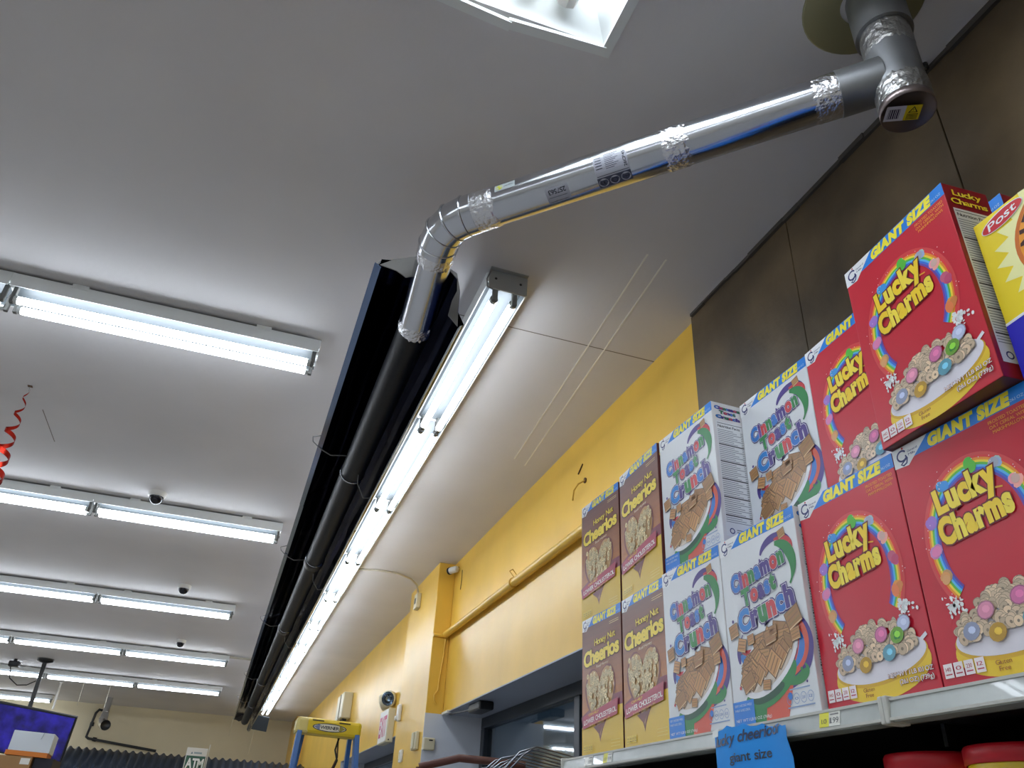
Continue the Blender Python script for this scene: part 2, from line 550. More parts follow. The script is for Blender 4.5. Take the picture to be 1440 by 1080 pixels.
# recessed troffer whose corner shows at the top
t = empty('recessed_troffer', (0.27, 0.555, CEIL), label='white recessed ceiling troffer with lit tubes and a sagging rim', cat='light')
mb = MB()
e = 0.0
D0 = CEIL + 0.11
ix0, ix1, iy0, iy1 = HX0 + 0.05, HX1 - 0.05, HY0 + 0.05, HY1 - 0.05
q = [(HX0, HY0), (HX1, HY0), (HX1, HY1), (HX0, HY1)]; p = [(ix0, iy0), (ix1, iy0), (ix1, iy1), (ix0, iy1)]
for i in range(4):
    j = (i + 1) % 4
    mb.quadpts([(q[i][0], q[i][1], CEIL), (q[j][0], q[j][1], CEIL), (p[j][0], p[j][1], D0), (p[i][0], p[i][1], D0)])
mb.quadpts([(a, b, D0) for a, b in p])
mb.build('pan', M_whitemetal, t)
mb = MB()
rw = 0.022
mb.box((HX1 - 0.004, HY0, CEIL - 0.012), (HX1 + rw, HY1 + rw, CEIL - 0.001)).build('rim', M_whitemetal, t)
MB().box((HX0 - rw, HY0, CEIL - 0.012), (HX0 + 0.004, HY1 + rw, CEIL - 0.001)).build('rim', M_whitemetal, t)
MB().box((HX0 - rw, HY0 - rw, CEIL - 0.012), (HX1 + rw, HY0 + 0.004, CEIL - 0.001)).build('rim', M_whitemetal, t)
mid = (0.315, HY1)
MB().obox(((mid[0] + HX1) / 2, HY1 + 0.012, CEIL - 0.013), (HX1 - mid[0], -0.01, 0.008), (0, 1, 0), (0, 0, 1), ((HX1 - mid[0]) / 2 + 0.004, 0.013, 0.006)).build('rim', M_whitemetal, t)
MB().obox(((mid[0] + HX0) / 2, HY1 + 0.010, CEIL - 0.013), (HX0 - mid[0], -0.02, 0.014), (0, 1, 0), (0, 0, 1), ((mid[0] - HX0) / 2 + 0.004, 0.013, 0.006)).build('rim', M_whitemetal, t)
MB().box((HX1 - 0.05, 0.35, CEIL + 0.03), (HX1 - 0.042, 1.02, CEIL + 0.085)).build('reflector_strip', M_reflout, t)
for xx in (0.065, 0.18, 0.345, 0.44):
    MB().tube([(xx, HY0 + 0.09, CEIL + 0.045), (xx, HY1 - 0.085, CEIL + 0.045)], 0.0165, 12).build('tube', M_tubelight, t)
    for yy in (HY0 + 0.072, HY1 - 0.072):
        m = MB().tube([(xx, yy - 0.022, CEIL + 0.05), (xx, yy + 0.022, CEIL + 0.05)], [0.030, 0.030], 8, smooth=False)
        m.box((xx - 0.028, yy - 0.02, CEIL + 0.05), (xx + 0.028, yy + 0.02, D0)).build('lamp_holder', M_whiteplastic, t)

# ------------------------------------------------------------------ radiant tube heater
YN, YE = 1.76, 12.9
A = Vector((0.150, 0, 2.991)); B = Vector((0.391, 0, 2.846))
AB = (B - A).normalized(); NN = Vector((-AB.z, 0, AB.x))
if NN.z < 0: NN = -NN
def HL(s, h, y): v = A + AB * s + NN * h; return Vector((v.x, y, v.z))
WID = (B - A).length
prof = [(-0.010, 0.022), (0.0, 0.0), (0.016, 0.045), (0.050, 0.100), (0.098, 0.140), (0.172, 0.146), (0.215, 0.102), (0.250, 0.045), (WID, 0.0), (WID + 0.010, 0.020)]
heater = empty('radiant_heater', (0.3, 7.0, CEIL), label='long black radiant tube heater with a tilted reflector hanging below the ceiling', cat='heater')
secs = [(YN, 3.75), (3.62, 6.45), (6.35, 9.5), (9.4, YE)]
for si, (y0, y1) in enumerate(secs):
    mb = MB()
    th = 0.0025
    lift = 0.004 * (si % 2)
    ny = 5
    n0 = len(mb.v)
    inner = [(s, h + lift) for s, h in prof]
    # outward offset copy for sheet thickness
    outer = []
    for i, (s, h) in enumerate(inner):
        a = inner[max(0, i - 1)]; b = inner[min(len(inner) - 1, i + 1)]
        dx, dy = b[0] - a[0], b[1] - a[1]; L = math.hypot(dx, dy)
        outer.append((s - dy / L * th, h + dx / L * th))
    ring = inner + outer[::-1]
    K = len(ring)
    for iy in range(ny + 1):
        y = y0 + (y1 - y0) * iy / ny
        wob = 0.003 * math.sin(iy * 2.1 + si)
        for (s, h) in ring: mb.v.append(tuple(HL(s + wob, h, y)))
    for iy in range(ny):
        for i in range(K):
            j = (i + 1) % K
            mb.face((n0 + iy * K + i, n0 + iy * K + j, n0 + (iy + 1) * K + j, n0 + (iy + 1) * K + i))
    mb.face(range(n0, n0 + K)); mb.face(range(n0 + ny * K, n0 + (ny + 1) * K))
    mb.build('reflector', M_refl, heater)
    # bright folded hems along both edges
    for (s, h) in ((-0.006, 0.012), (WID + 0.006, 0.010)):
        MB().bar(HL(s, h + lift, y0), HL(s, h + lift, y1), 0.004, 0.024, up=NN).build('hem', M_reflout, heater)
    MB().bar(HL(-0.004, -0.002 + lift, y0), HL(-0.004, -0.002 + lift, y1), 0.022, 0.003, up=NN).build('edge_lip', mat('blue_tinted_polished_lip', (120, 140, 176), 0.14, metal=1.0, bump=0.05, bscale=3), heater)
# end plates: outline of the reflector with a notch that lets the tube out
def end_plate(y, notch=True):
    pts = [(0.0, 0.0), (0.016, 0.045), (0.050, 0.100), (0.098, 0.142), (0.172, 0.148), (0.215, 0.104), (0.250, 0.047), (WID, 0.0), (0.240, 0.010), (0.218, 0.060), (0.208, 0.100), (0.185, 0.132), (0.152, 0.140), (0.119, 0.132), (0.096, 0.100), (0.098, 0.055), (0.078, 0.022), (0.045, 0.020)]
    mb = MB(); n = len(pts)
    for dy in (0, 0.003):
        for (s, h) in pts: mb.v.append(tuple(HL(s, h, y + dy)))
    mb.face(range(n)); mb.face(range(n, 2 * n))
    for i in range(n):
        j = (i + 1) % n; mb.face((i, j, n + j, n + i))
    return mb
end_plate(YN - 0.004).build('end_plate', M_plate, heater)
end_plate(YE).build('end_plate', M_plate, heater)
mb = MB().obox((0.515, YE - 0.10, 2.965), (1, 0, -0.10), (0, 1, -0.9), (0, 0.9, 1), (0.125, 0.13, 0.002))
mb.build('end_deflector', mat('blue_grey_sheet', (92, 104, 118), 0.3, metal=0.6), heater)
TS, TH = 0.152, 0.050
TR = 0.050
joints = [1.96, 4.45, 6.25, 8.9, 12.65]
for a, b in zip(joints, joints[1:]):
    MB().tube([HL(TS, TH, a), HL(TS, TH, b)], TR, 24).build('heat_tube', M_tubeblk, heater)
for y in (3.15, 4.45, 6.25, 8.9, 10.7):
    MB().torus(HL(TS, TH, y), (0, 1, 0), TR + 0.002, 0.0035, 24, 6).build('tube_clamp', M_reflout, heater)
for y in (4.50, 6.30, 8.95):
    MB().lathe([(TR + 0.001, -0.05), (TR + 0.006, -0.045), (TR + 0.006, 0.045), (TR + 0.001, 0.05)], HL(TS, TH, y), (0, 1, 0), 24).build('tube_coupling', mat('sooty_coupling', (58, 56, 56), 0.4, metal=0.7), heater)
for y in (3.05, 4.6, 6.4, 9.0, 10.8):
    L0 = HL(-0.012, 0.018, y)
    pts = [HL(TS - 0.05, TH, y), HL(0.05, 0.005, y), HL(0.0, -0.006, y - 0.01), L0 + Vector((-0.035, 0, 0.004)), L0 + Vector((-0.04, -0.02, 0.016)), L0 + Vector((-0.004, -0.02, 0.03))]
    MB().tube(pts, 0.0026, 6).build('hanger_wire', M_greymetal, heater)
    pts = [HL(WID + 0.008, 0.012, y + 0.1), HL(WID - 0.02, -0.012, y + 0.1), HL(TS + 0.06, -0.01, y + 0.02), HL(TS + TR * 0.8, TH - TR * 0.7, y)]
    MB().tube(pts, 0.0026, 6).build('hanger_wire', M_greymetal, heater)
    for s in (0.06, 0.2):
        MB().tube([HL(s, 0.135, y), HL(s, 0.135, y) * 1.0 + Vector((0, 0, 3.4 - HL(s, 0.135, y).z))], 0.002, 5).build('hanger_chain', M_greymetal, heater)
# thin vertical drop wires at the far end
for s in (-0.02, WID + 0.07):
    p0 = HL(s, 0.02, YE + 0.02)
    MB().tube([p0 + Vector((0.02, 0, 0.12)), p0, p0 + Vector((-0.01, 0, -0.25))], 0.003, 5).build('hanger_wire', mat('pale_cord', (205, 196, 168), 0.7), heater)

# ------------------------------------------------------------------ silver flue duct
DR = 0.051
PV = Vector((1.12, 0.810, 0))
duct = empty('flue_duct', (1.12, 0.81, CEIL), label='shiny silver flue duct running from the ceiling tee across to the heater', cat='duct')
E0 = Vector((PV.x, PV.y + 0.0, 3.120)); E1 = Vector((0.282, 1.557, 3.022)); E2 = HL(TS, TH, 1.955)
dd = (E1 - E0).normalized(); d2 = (E2 - E1).normalized()
e_in = E1 - dd * 0.065; e_out = E1 + d2 * 0.075
# straight run in two pipe lengths
splitp = E0 + dd * 0.50
MB().tube([E0 + dd * 0.055, splitp], DR, 36).build('pipe', M_duct, duct)
MB().tube([splitp - dd * 0.02, e_in], DR * 1.012, 36).build('pipe', M_duct, duct)
MB().tube([e_out - d2 * 0.02, E2 + d2 * 0.01], DR * 1.01, 36).build('pipe', M_duct, duct)
# gored elbow
def bez(a, b, c, t): return a * (1 - t) ** 2 + b * 2 * t * (1 - t) + c * t * t
eb_pts = [bez(e_in, E1, e_out, k / 3) for k in range(4)]
elbow = MB().tube([e_in - dd * 0.03] + eb_pts + [e_out + d2 * 0.02], DR * 1.06, 36).build('elbow', M_duct, duct)
for k, p in enumerate(eb_pts):
    tdir = dd.lerp(d2, k / 3)
    MB().torus(p, tdir, DR * 1.065, 0.0028, 32, 6).build('bead', M_duct, elbow)
def foil_band(c, axis, r, L, m, seed=1, seg=48, amp=0.0016, rows_=7):
    random.seed(seed)
    c = Vector(c); az = Vector(axis).normalized(); x, y = ortho(az)
    mb = MB(); n0 = 0
    for i in range(rows_ + 1):
        for k in range(seg):
            a = 2 * PI * k / seg
            h = -L / 2 + L * i / rows_
            if i in (0, rows_): h += random.uniform(-0.006, 0.006)
            rr = r + random.uniform(0, amp) if i not in (0, rows_) else r * 0.978
            mb.v.append(tuple(c + az * h + (x * math.cos(a) + y * math.sin(a)) * rr))
    for i in range(rows_):
        for k in range(seg):
            k2 = (k + 1) % seg
            mb.face((i * seg + k, i * seg + k2, (i + 1) * seg + k2, (i + 1) * seg + k))
    return mb
foil_band(splitp, dd, DR * 1.02, 0.06, M_foil, 1).build('foil_tape', M_foil, duct)
foil_band(e_in - dd * 0.055, dd, DR * 1.03, 0.075, M_foil, 2, amp=0.0012).build('foil_tape', M_foil, duct)
foil_band(e_out + d2 * 0.035, d2, DR * 1.025, 0.05, M_foil, 3).build('foil_tape', M_foil, duct)
foil_band(E2, d2, DR * 1.03, 0.045, M_foil, 4, amp=0.003).build('foil_tape', M_foil, duct)
foil_band(E0 + dd * 0.150, dd, DR * 1.015, 0.065, M_foil, 5, amp=0.0008).build('foil_tape', M_foil, duct)
# vertical tee
VR = 0.054
MB().tube([(PV.x, PV.y, 3.005), (PV.x, PV.y, CEIL + 0.02)], VR, 40, cap=False).build('tee_pipe', M_ductdull, duct)
collar = MB().tube([E0 + dd * 0.03, E0 + dd * 0.125], DR * 1.05, 36).build('tee_branch', M_ductdull, duct)
MB().lathe([(0, 3.004), (VR * 0.93, 3.004), (VR * 1.0, 2.999), (VR * 1.04, 2.999), (VR * 1.04, 3.020), (VR, 3.022)], (PV.x, PV.y, 0), (0, 0, 1), 40).build('end_cap', mat('cap_metal', (140, 128, 126), 0.35, metal=0.9), duct)
foil_band((PV.x, PV.y, 3.050), (0, 0, 1), VR * 1.015, 0.060, M_foildull, 6, amp=0.0018).build('foil_tape', M_foildull, duct)
foil_band((PV.x, PV.y, 3.225), (0, 0, 1), VR * 1.012, 0.075, M_foildull, 7, amp=0.0015).build('foil_tape', M_foildull, duct)
MB().tube([(PV.x, PV.y, 3.26), (PV.x, PV.y, CEIL)], VR * 1.17, 40, cap=True).build('upper_pipe', M_ductdull, duct)
MB().lathe([(VR, CEIL - 0.004), (0.138, CEIL - 0.004), (0.142, CEIL - 0.001), (0.138, CEIL)], (PV.x - 0.015, PV.y + 0.015, 0), (0, 0, 1), 40).build('ceiling_collar', mat('tarnished_collar', (150, 146, 112), 0.5, metal=0.5), duct)
# screw hook and strap at the wall side
MB().lathe([(0, 0), (0.008, 0), (0.008, 0.02), (0, 0.02)], (1.365, 0.905, CEIL - 0.022), (0, 0, 1), 10).build('anchor', M_black, duct)
MB().tube([(1.365, 0.905, CEIL - 0.02), (1.28, 0.87, 3.30), (PV.x + VR, PV.y + 0.02, 3.12), (PV.x + VR * 1.03, PV.y + 0.01, 3.01)], 0.003, 6).build('strap_wire', M_greymetal, duct)
# stickers on the run: art wrapped round the pipe
def wrap(c, axis, r, around):
    c = Vector(c); az = Vector(axis).normalized()
    up = Vector(around); up = (up - az * up.dot(az)).normalized(); sd = az.cross(up)
    off = duct.location
    def place(x, y, lift):
        a = -y / r
        p = c + az * x + (up * math.cos(a) + sd * math.sin(a)) * (r + lift)
        return p - off
    return place
INK = (40, 42, 52); LBL = (176, 178, 190)
tocam = Vector((-0.35, -0.55, -0.75))
A1 = Art(wrap(E0 + dd * 0.655, -dd, DR * 1.0135, tocam))
A1.grid(-0.042, -0.040, 0.042, 0.046, LBL, 1, 10)
A1.grid(-0.042, -0.040, 0.042, -0.012, (70, 74, 92), 2, 5)
for cx in (-0.028, 0.0, 0.028):
    A1.ell(cx, -0.026, 0.012, 0.0115, LBL, 3, 20)
A1.text('UL', -0.028, -0.026, 0.013, 0.008, INK, 4, bold=0.02)
A1.ring(0.0, -0.026, 0.007, 0.007, 0.0015, INK, 4, 14); A1.text('FM', 0.028, -0.026, 0.014, 0.006, INK, 4)
A1.stroke([(-0.040, -0.008), (0.040, -0.008)], 0.0012, INK, 2); A1.stroke([(-0.018, -0.008), (-0.018, 0.045)], 0.0015, INK, 2)
for k in range(9):
    y = 0.042 - k * 0.0045
    A1.stroke([(-0.014, y), (0.020 - 0.006 * (k % 3), y)], 0.0012, INK, 2)
for k in range(5): A1.stroke([(-0.038, 0.038 - k * 0.007), (-0.022, 0.038 - k * 0.007)], 0.002, INK, 2)
A1.text('26CP45', 0.034, 0.018, 0.040, 0.007, INK, 2, rot=PI / 2, bold=0.015)
A1.build('printed_label', duct, print_mat('printed_film', 0.25))
A2 = Art(wrap(E0 + dd * 0.80, -dd, DR * 1.0135, tocam + Vector((0, 0.2, -0.5))))
A2.grid(-0.030, -0.022, 0.030, 0.020, LBL, 1, 6)
A2.text('257563', 0.0, 0.009, 0.045, 0.012, INK, 2, rot=PI, bold=0.015)
random.seed(4)
x = -0.026
while x < 0.024:
    b = random.choice((0.0008, 0.0014, 0.002)); A2.rect(x, -0.019, x + b, -0.004, INK, 2); x += b + random.choice((0.0008, 0.0014))
A2.build('barcode_label', duct, print_mat('printed_film', 0.25))
A3 = Art(wrap(E0 + dd * 0.93, -dd, DR * 1.0135, Vector((-0.3, -0.9, 0.15))))
A3.grid(-0.028, -0.012, 0.028, 0.012, (170, 176, 178), 1, 4); A3.ell(-0.015, 0, 0.009, 0.009, (190, 190, 60), 2, 16); A3.text('CAUTION', 0.01, 0, 0.026, 0.005, INK, 2)
A3.build('faded_label', duct, print_mat('printed_film', 0.25))
off = duct.location
A4 = Art(lambda x, y, l: Vector((PV.x + x, PV.y + y, 3.0038 - l)) - off)
# the cap sticker faces down
ca = math.radians(-28); 
def rotp(x, y): return (x * math.cos(ca) - y * math.sin(ca), x * math.sin(ca) + y * math.cos(ca))
A4.place = lambda x, y, l: Vector((PV.x + rotp(x, -y)[0] - 0.006, PV.y + rotp(x, -y)[1] + 0.004, 2.9985 - l)) - off
A4.rect(-0.040, -0.020, 0.0, 0.020, (205, 200, 205), 1)
A4.rect(0.0, -0.020, 0.032, 0.020, (222, 196, 30), 1)
x = -0.034
while x < -0.010:
    b = random.choice((0.001, 0.002, 0.003)); A4.rect(x, -0.014, x + b, 0.012, (60, 50, 70), 2); x += b + 0.0014
A4.poly([(0.006, 0.0), (0.026, 0.0), (0.016, 0.017)], (30, 28, 20), 2); A4.poly([(0.0095, 0.002), (0.0225, 0.002), (0.016, 0.0135)], (222, 196, 30), 3)
A4.text('!', 0.016, 0.0065, 0.0016, 0.006, (30, 28, 20), 4)
for k in range(4): A4.stroke([(0.005, -0.004 - k * 0.004), (0.028, -0.004 - k * 0.004)], 0.0022, (50, 46, 20), 2)
A4.build('warning_label', duct, print_mat('printed_film', 0.25))

# ------------------------------------------------------------------ shelf unit
SHZ = 1.789
M_shelf = mat('pale_shelf_enamel', (200, 200, 192), 0.35)
M_rail = mat('clear_price_rail', (196, 202, 198), 0.22, var=0.10, vscale=14, coat=0.4)
M_dark = mat('black_shelf_back', (10, 10, 11), 0.5)
shelf = empty('shelf_unit', (1.1, 0.9, 0), label='grocery shelf unit with a pale price rail and dark interior under the cereal boxes', cat='shelf')
SY0, SYJ, SY1 = -0.35, 0.853, 1.935
for (a, b) in ((SY0, SYJ), (SYJ, SY1)):
    MB().box((0.835, a + 0.001, SHZ - 0.022), (1.36, b - 0.001, SHZ)).build('shelf_deck', mat('dark_shelf_deck', (34, 33, 34), 0.35), shelf, bevel=0.002)
    # price rail: angled front channel with a lip above and below
    mb = MB()
    pr = [(0.834, SHZ - 0.001), (0.806, SHZ - 0.001), (0.803, SHZ - 0.004), (0.799, SHZ - 0.026), (0.804, SHZ - 0.030), (0.834, SHZ - 0.030)]
    n = len(pr)
    for y in (a + 0.006, b - 0.006):
        for (xx, zz) in pr: mb.v.append((xx, y, zz))
    for i in range(n):
        j = (i + 1) % n; mb.face((i, j, n + j, n + i))
    mb.face(range(n)); mb.face(range(n, 2 * n))
    rl = mb.build('price_rail', M_rail, shelf)
    for zz in (SHZ - 0.0035, SHZ - 0.0275):
        xx = 0.8025 if zz > SHZ - 0.01 else 0.7985
        MB().box((xx - 0.0015, a + 0.006, zz - 0.0018), (xx + 0.002, b - 0.006, zz + 0.0018)).build('rail_lip', M_shelf, rl)
    for yy in (a + 0.004, b - 0.004):
        MB().box((0.796, yy - 0.004, SHZ - 0.033), (0.83, yy + 0.004, SHZ + 0.001)).build('rail_end', M_shelf, shelf, bevel=0.002)
    MB().box((1.36, SY0, 0.0), (1.375, SY1, SHZ)).build('back_panel', M_dark, shelf)
for y in (SY0, SYJ, SY1 - 0.03):
    MB().box((1.30, y, 0), (1.36, y + 0.03, SHZ - 0.022)).build('upright', M_dark, shelf)
    MB().box((0.90, y + 0.008, SHZ - 0.05), (1.30, y + 0.014, SHZ - 0.022)).build('shelf_bracket', M_dark, shelf)
LSZ = 1.556
for z in (LSZ, 1.2, 0.85, 0.5, 0.15):
    MB().box((0.80, SY0, z - 0.03), (1.36, SY1, z)).build('shelf_deck', mat('dark_shelf_deck', (34, 33, 34), 0.35), shelf, bevel=0.002)
MB().box((0.82, SY1 - 0.004, 0), (1.36, SY1, SHZ - 0.022)).build('end_panel', M_dark, shelf)

def rail_place(y0):        # x right along the rail (towards the camera), y up, on the sloping rail face
    o = shelf.location
    def place(x, y, l):
        k = (SHZ - 0.015 + y - (SHZ - 0.004)) / -0.022
        return Vector((0.803 - 0.004 * k - 0.0008 - l, y0 - x, SHZ - 0.015 + y)) - o
    return place
def tag(y0, yellow, price):
    Tg = Art(rail_place(y0))
    Tg.rect(0, -0.0095, 0.043, 0.0095, (232, 232, 222), 1)
    if yellow:
        Tg.rect(0, -0.0095, 0.020, 0.0095, (226, 220, 40), 2)
        Tg.text('1.0', 0.010, -0.002, 0.011, 0.006, (60, 60, 20), 3)
    Tg.text(price, 0.031, -0.002, 0.018, 0.0075, (70, 70, 70), 3)
    Tg.stroke([(0.023, 0.006), (0.040, 0.006)], 0.0018, (120, 120, 120), 3)
    Tg.build('price_tag', shelf, label='yellow and white price tag' if yellow else None)
tag(0.982, True, '11.99'); tag(1.80, False, '9.99'); tag(1.70, True, '9.99')

# ------------------------------------------------------------------ cereal boxes
BW, BH, BD = 0.217, 0.319, 0.076
def front(x, y, l): return Vector((x, -l, y))
def side(x, y, l): return Vector((BW + l, x, y))          # right-hand side, x from the front edge into depth
YEL = (250, 222, 40); BLUE = (20, 130, 225); RED = (205, 18, 46); NAVY = (28, 40, 110)
def U(x): return x * BW
def V(y): return y * BH

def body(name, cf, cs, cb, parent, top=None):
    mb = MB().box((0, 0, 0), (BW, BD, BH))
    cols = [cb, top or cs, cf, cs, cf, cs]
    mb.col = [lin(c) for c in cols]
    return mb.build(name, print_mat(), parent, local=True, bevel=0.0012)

def band(a, colour=BLUE):
    a.rect(U(0), V(0.932), U(1), V(1), colour, 1)
    a.poly([(U(0.0), V(0.912)), (U(0.115), V(0.905)), (U(0.30), V(1)), (U(0), V(1))], (240, 242, 244), 2)
    # scripted initial with a small heart beside it
    cx, cy = U(0.075), V(0.952)
    pts = [(cx + 0.0085 * math.cos(t) , cy + 0.0075 * math.sin(t) + 0.002) for t in [0.6 + k * 0.42 for k in range(13)]]
    a.stroke(pts, 0.0026, NAVY, 3)
    a.stroke([(cx + 0.006, cy + 0.001), (cx + 0.0085, cy - 0.004), (cx + 0.006, cy - 0.0105), (cx, cy - 0.0125), (cx - 0.004, cy - 0.010), (cx + 0.001, cy - 0.007), (cx + 0.007, cy - 0.004)], 0.0024, NAVY, 3)
    a.ell(cx + 0.003, cy + 0.0125, 0.0017, 0.0017, (200, 30, 50), 3, 8)
    a.text('General', U(0.165), V(0.968), 0.018, 0.0032, NAVY, 3); a.text('Mills', U(0.155), V(0.952), 0.012, 0.0032, NAVY, 3)
    a.text('GIANT SIZE', U(0.590), V(0.966), U(0.58), V(0.050), (248, 234, 48), 3, bold=0.075, shear=0.18, gap=0.16)
    a.text('26.1 OZ', U(0.93), V(0.952), U(0.09), V(0.012), (190, 225, 250), 3)

def o_ring(a, x, y, rr, base, layer, rnd):
    s = rnd.uniform(0.85, 1.1)
    ry = rr * rnd.uniform(0.6, 1.0); ro = rnd.uniform(0, PI)
    c = tuple(min(255, int(v * s)) for v in base)
    dk = tuple(int(v * 0.62) for v in base)
    a.ell(x, y, rr * 1.08, ry * 1.08, dk, layer, 12, ro)
    a.ell(x, y, rr, ry, c, layer + 0.03, 12, ro)
    a.ell(x + rr * 0.05, y, rr * 0.30, ry * 0.30, dk, layer + 0.06, 8, ro)

def icons(a, x, y, w_, h_, c, ink, n=4):
    for k in range(n):
        a.rect(x + k * w_ * 1.15, y, x + k * w_ * 1.15 + w_, y + h_, c, 9)
        a.text('%d' % (140, 0, 230, 12)[k], x + k * w_ * 1.15 + w_ / 2, y + h_ * 0.6, w_ * 0.6, h_ * 0.28, ink, 10)
        a.stroke([(x + k * w_ * 1.15 + w_ * .15, y + h_ * 0.25), (x + k * w_ * 1.15 + w_ * .85, y + h_ * 0.25)], h_ * 0.08, ink, 10)

def side_panel(a, logo_lines, cols, outl, panel_top):
    for t_, yy, ww, cc in logo_lines:
        a.text(t_, BD * 0.5, V(yy), ww, V(0.032), cols, 3, bold=0.03, outline=(outl, 0.07), rot=0.0)
    a.rect(BD * 0.10, V(0.07), BD * 0.96, V(panel_top), (226, 228, 230), 1)
    a.rect(BD * 0.13, V(panel_top - 0.012), BD * 0.93, V(panel_top - 0.016), (60, 60, 70), 2)
    a.text('Nutrition Facts', BD * 0.5, V(panel_top - 0.035), BD * 0.7, V(0.018), (30, 30, 40), 2, bold=0.02)
    y = panel_top - 0.065
    k = 0
    while y > 0.15:
        heavy = k % 9 == 8
        a.rect(BD * 0.13, V(y), BD * (0.93 if heavy else 0.62 + 0.12 * ((k * 7) % 3)), V(y + (0.008 if heavy else 0.004)), (50, 52, 60) if heavy else (120, 124, 132), 2)
        if not heavy: a.rect(BD * 0.86, V(y), BD * 0.93, V(y + 0.004), (110, 112, 120), 2)
        y -= 0.0135; k += 1
    a.ring(BD * 0.28, V(0.105), 0.006, 0.006, 0.002, NAVY, 2, 14); a.rect(BD * 0.42, V(0.098), BD * 0.85, V(0.104), (120, 124, 132), 2)
    a.rect(BD * 0.42, V(0.112), BD * 0.75, V(0.118), (120, 124, 132), 2)

# ---- red box with a rainbow and yellow lettering
def make_lucky():
    t = empty('cereal_box')
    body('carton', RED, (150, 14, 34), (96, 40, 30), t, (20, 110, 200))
    a = Art(front)
    band(a)
    for k, s_ in enumerate(('FROSTED TOASTED', 'OAT CEREAL WITH', 'MARSHMALLOWS')):
        a.text(s_, U(0.845), V(0.908 - 0.021 * k), U(0.25 if k < 2 else 0.22), V(0.014), (248, 176, 50), 3)
    # rainbow
    bands = [(232, 60, 60), (245, 150, 40), (252, 226, 60), (96, 196, 70), (90, 190, 240), (50, 110, 220), (110, 70, 170)]
    cx, cy, rx, ry = U(0.50), V(0.515), U(0.385), V(0.305)
    a.ring(cx, cy, rx + 0.004, ry + 0.004, 0.004, (222, 70, 70), 2, 60, -0.03, -0.62, PI + 0.82)
    for k, c in enumerate(bands):
        a.ring(cx, cy, rx - k * 0.0031, ry - k * 0.0031, 0.0032, c, 3, 60, -0.03, -0.62, PI + 0.82)
    rnd = random.Random(5)
    charms = [(-0.35, (236, 150, 70)), (0.12, (232, 90, 130)), (0.55, (250, 170, 190)), (0.98, (190, 205, 230)), (1.50, (90, 190, 70)), (2.15, (70, 170, 225)), (2.75, (180, 120, 215)), (3.20, (235, 140, 190)), (3.60, (240, 180, 110))]
    for an, c in charms:
        x, y = cx + (rx - 0.01) * math.cos(an), cy + (ry - 0.01) * math.sin(an)
        for q in range(3):
            a.ell(x + rnd.uniform(-.004, .004), y + rnd.uniform(-.004, .004), rnd.uniform(.006, .0095), rnd.uniform(.006, .0095), tuple(int(min(255, v * rnd.uniform(.85, 1.08))) for v in c), 4 + q, 9, rnd.random())
    for _ in range(40):
        an = rnd.uniform(-0.6, PI + 0.8); q = rnd.uniform(0.9, 1.12)
        a.ell(cx + rx * q * math.cos(an), cy + ry * q * math.sin(an), 0.0008, 0.0008, (255, 235, 235), 7, 5)
    for (sx, sy) in ((U(0.205), V(0.285)), (U(0.845), V(0.335))):
        for _ in range(60):
            an = rnd.uniform(0, 2 * PI); q = abs(rnd.gauss(0, 0.007))
            a.ell(sx + q * math.cos(an) * 1.2, sy + q * math.sin(an), rnd.uniform(.001, .0034), rnd.uniform(.001, .0034), (rnd.randint(215, 255),) * 3, 7, 6)
    # lettering
    gold = [(252, 214, 40), (252, 226, 70)]
    a.text('Lucky', U(0.455), V(0.708), U(0.42), V(0.098), gold, 8, rot=0.10, bold=0.065, outline=((110, 16, 20), 0.11), gap=0.14, grow=0.10)
    a.text('Charms', U(0.475), V(0.585), U(0.50), V(0.098), gold, 8, rot=0.10, bold=0.065, outline=((110, 16, 20), 0.11), gap=0.14, grow=-0.05)
    a.stroke([(U(0.30 + 0.4 * k / 8), V(0.655 + 0.02 * math.sin(k * 0.5) + 0.012 * k / 8)) for k in range(9)], 0.0022, (230, 170, 30), 7)
    # bowl with cereal
    a.ell(U(0.55), V(0.115), U(0.42), V(0.115), (244, 206, 40), 2, 40, 0.06)
    a.ell(U(0.55), V(0.150), U(0.41), V(0.090), (226, 178, 30), 3, 40, 0.06)
    a.ell(U(0.55), V(0.157), U(0.40), V(0.082), (236, 232, 240), 4, 40, 0.06)
    a.stroke([(U(0.83), V(0.165)), (U(0.97), V(0.215))], 0.005, (235, 232, 238), 5)
    pts = []
    for _ in range(190):
        x = rnd.uniform(-1, 1); y = rnd.uniform(-1, 1)
        if x * x + y * y < 1: pts.append((U(0.53 + 0.36 * x), V(0.185 + 0.055 * (1 - x * x) + 0.072 * y + 0.02 * x)))
    pts.sort(key=lambda p: -p[1])
    for i, (x, y) in enumerate(pts):
        o_ring(a, x, y, rnd.uniform(.0062, .0082), (226, 200, 168), 5.005 + i * 0.09, rnd)
    for (x, y, c) in ((0.40, 0.235, (232, 150, 180)), (0.62, 0.255, (220, 120, 170)), (0.75, 0.235, (140, 210, 60)), (0.28, 0.175, (190, 200, 235)), (0.44, 0.150, (246, 190, 60)), (0.66, 0.175, (120, 200, 225)), (0.82, 0.275, (196, 204, 236))):
        a.ell(U(x), V(y), 0.0125, 0.0105, tuple(int(v * .8) for v in c), 20, 12, 0.3); a.ell(U(x), V(y), 0.011, 0.009, c, 20.5, 12, 0.3)
        a.ell(U(x) + .001, V(y) + .001, 0.0055, 0.0045, tuple(min(255, int(v * 1.12)) for v in c), 21, 8)
    for k in range(4):
        an = PI / 4 + k * PI / 2
        a.ell(U(0.75) + 0.0035 * math.cos(an), V(0.235) + 0.0035 * math.sin(an), 0.0032, 0.0032, (50, 140, 50), 21.5, 8)
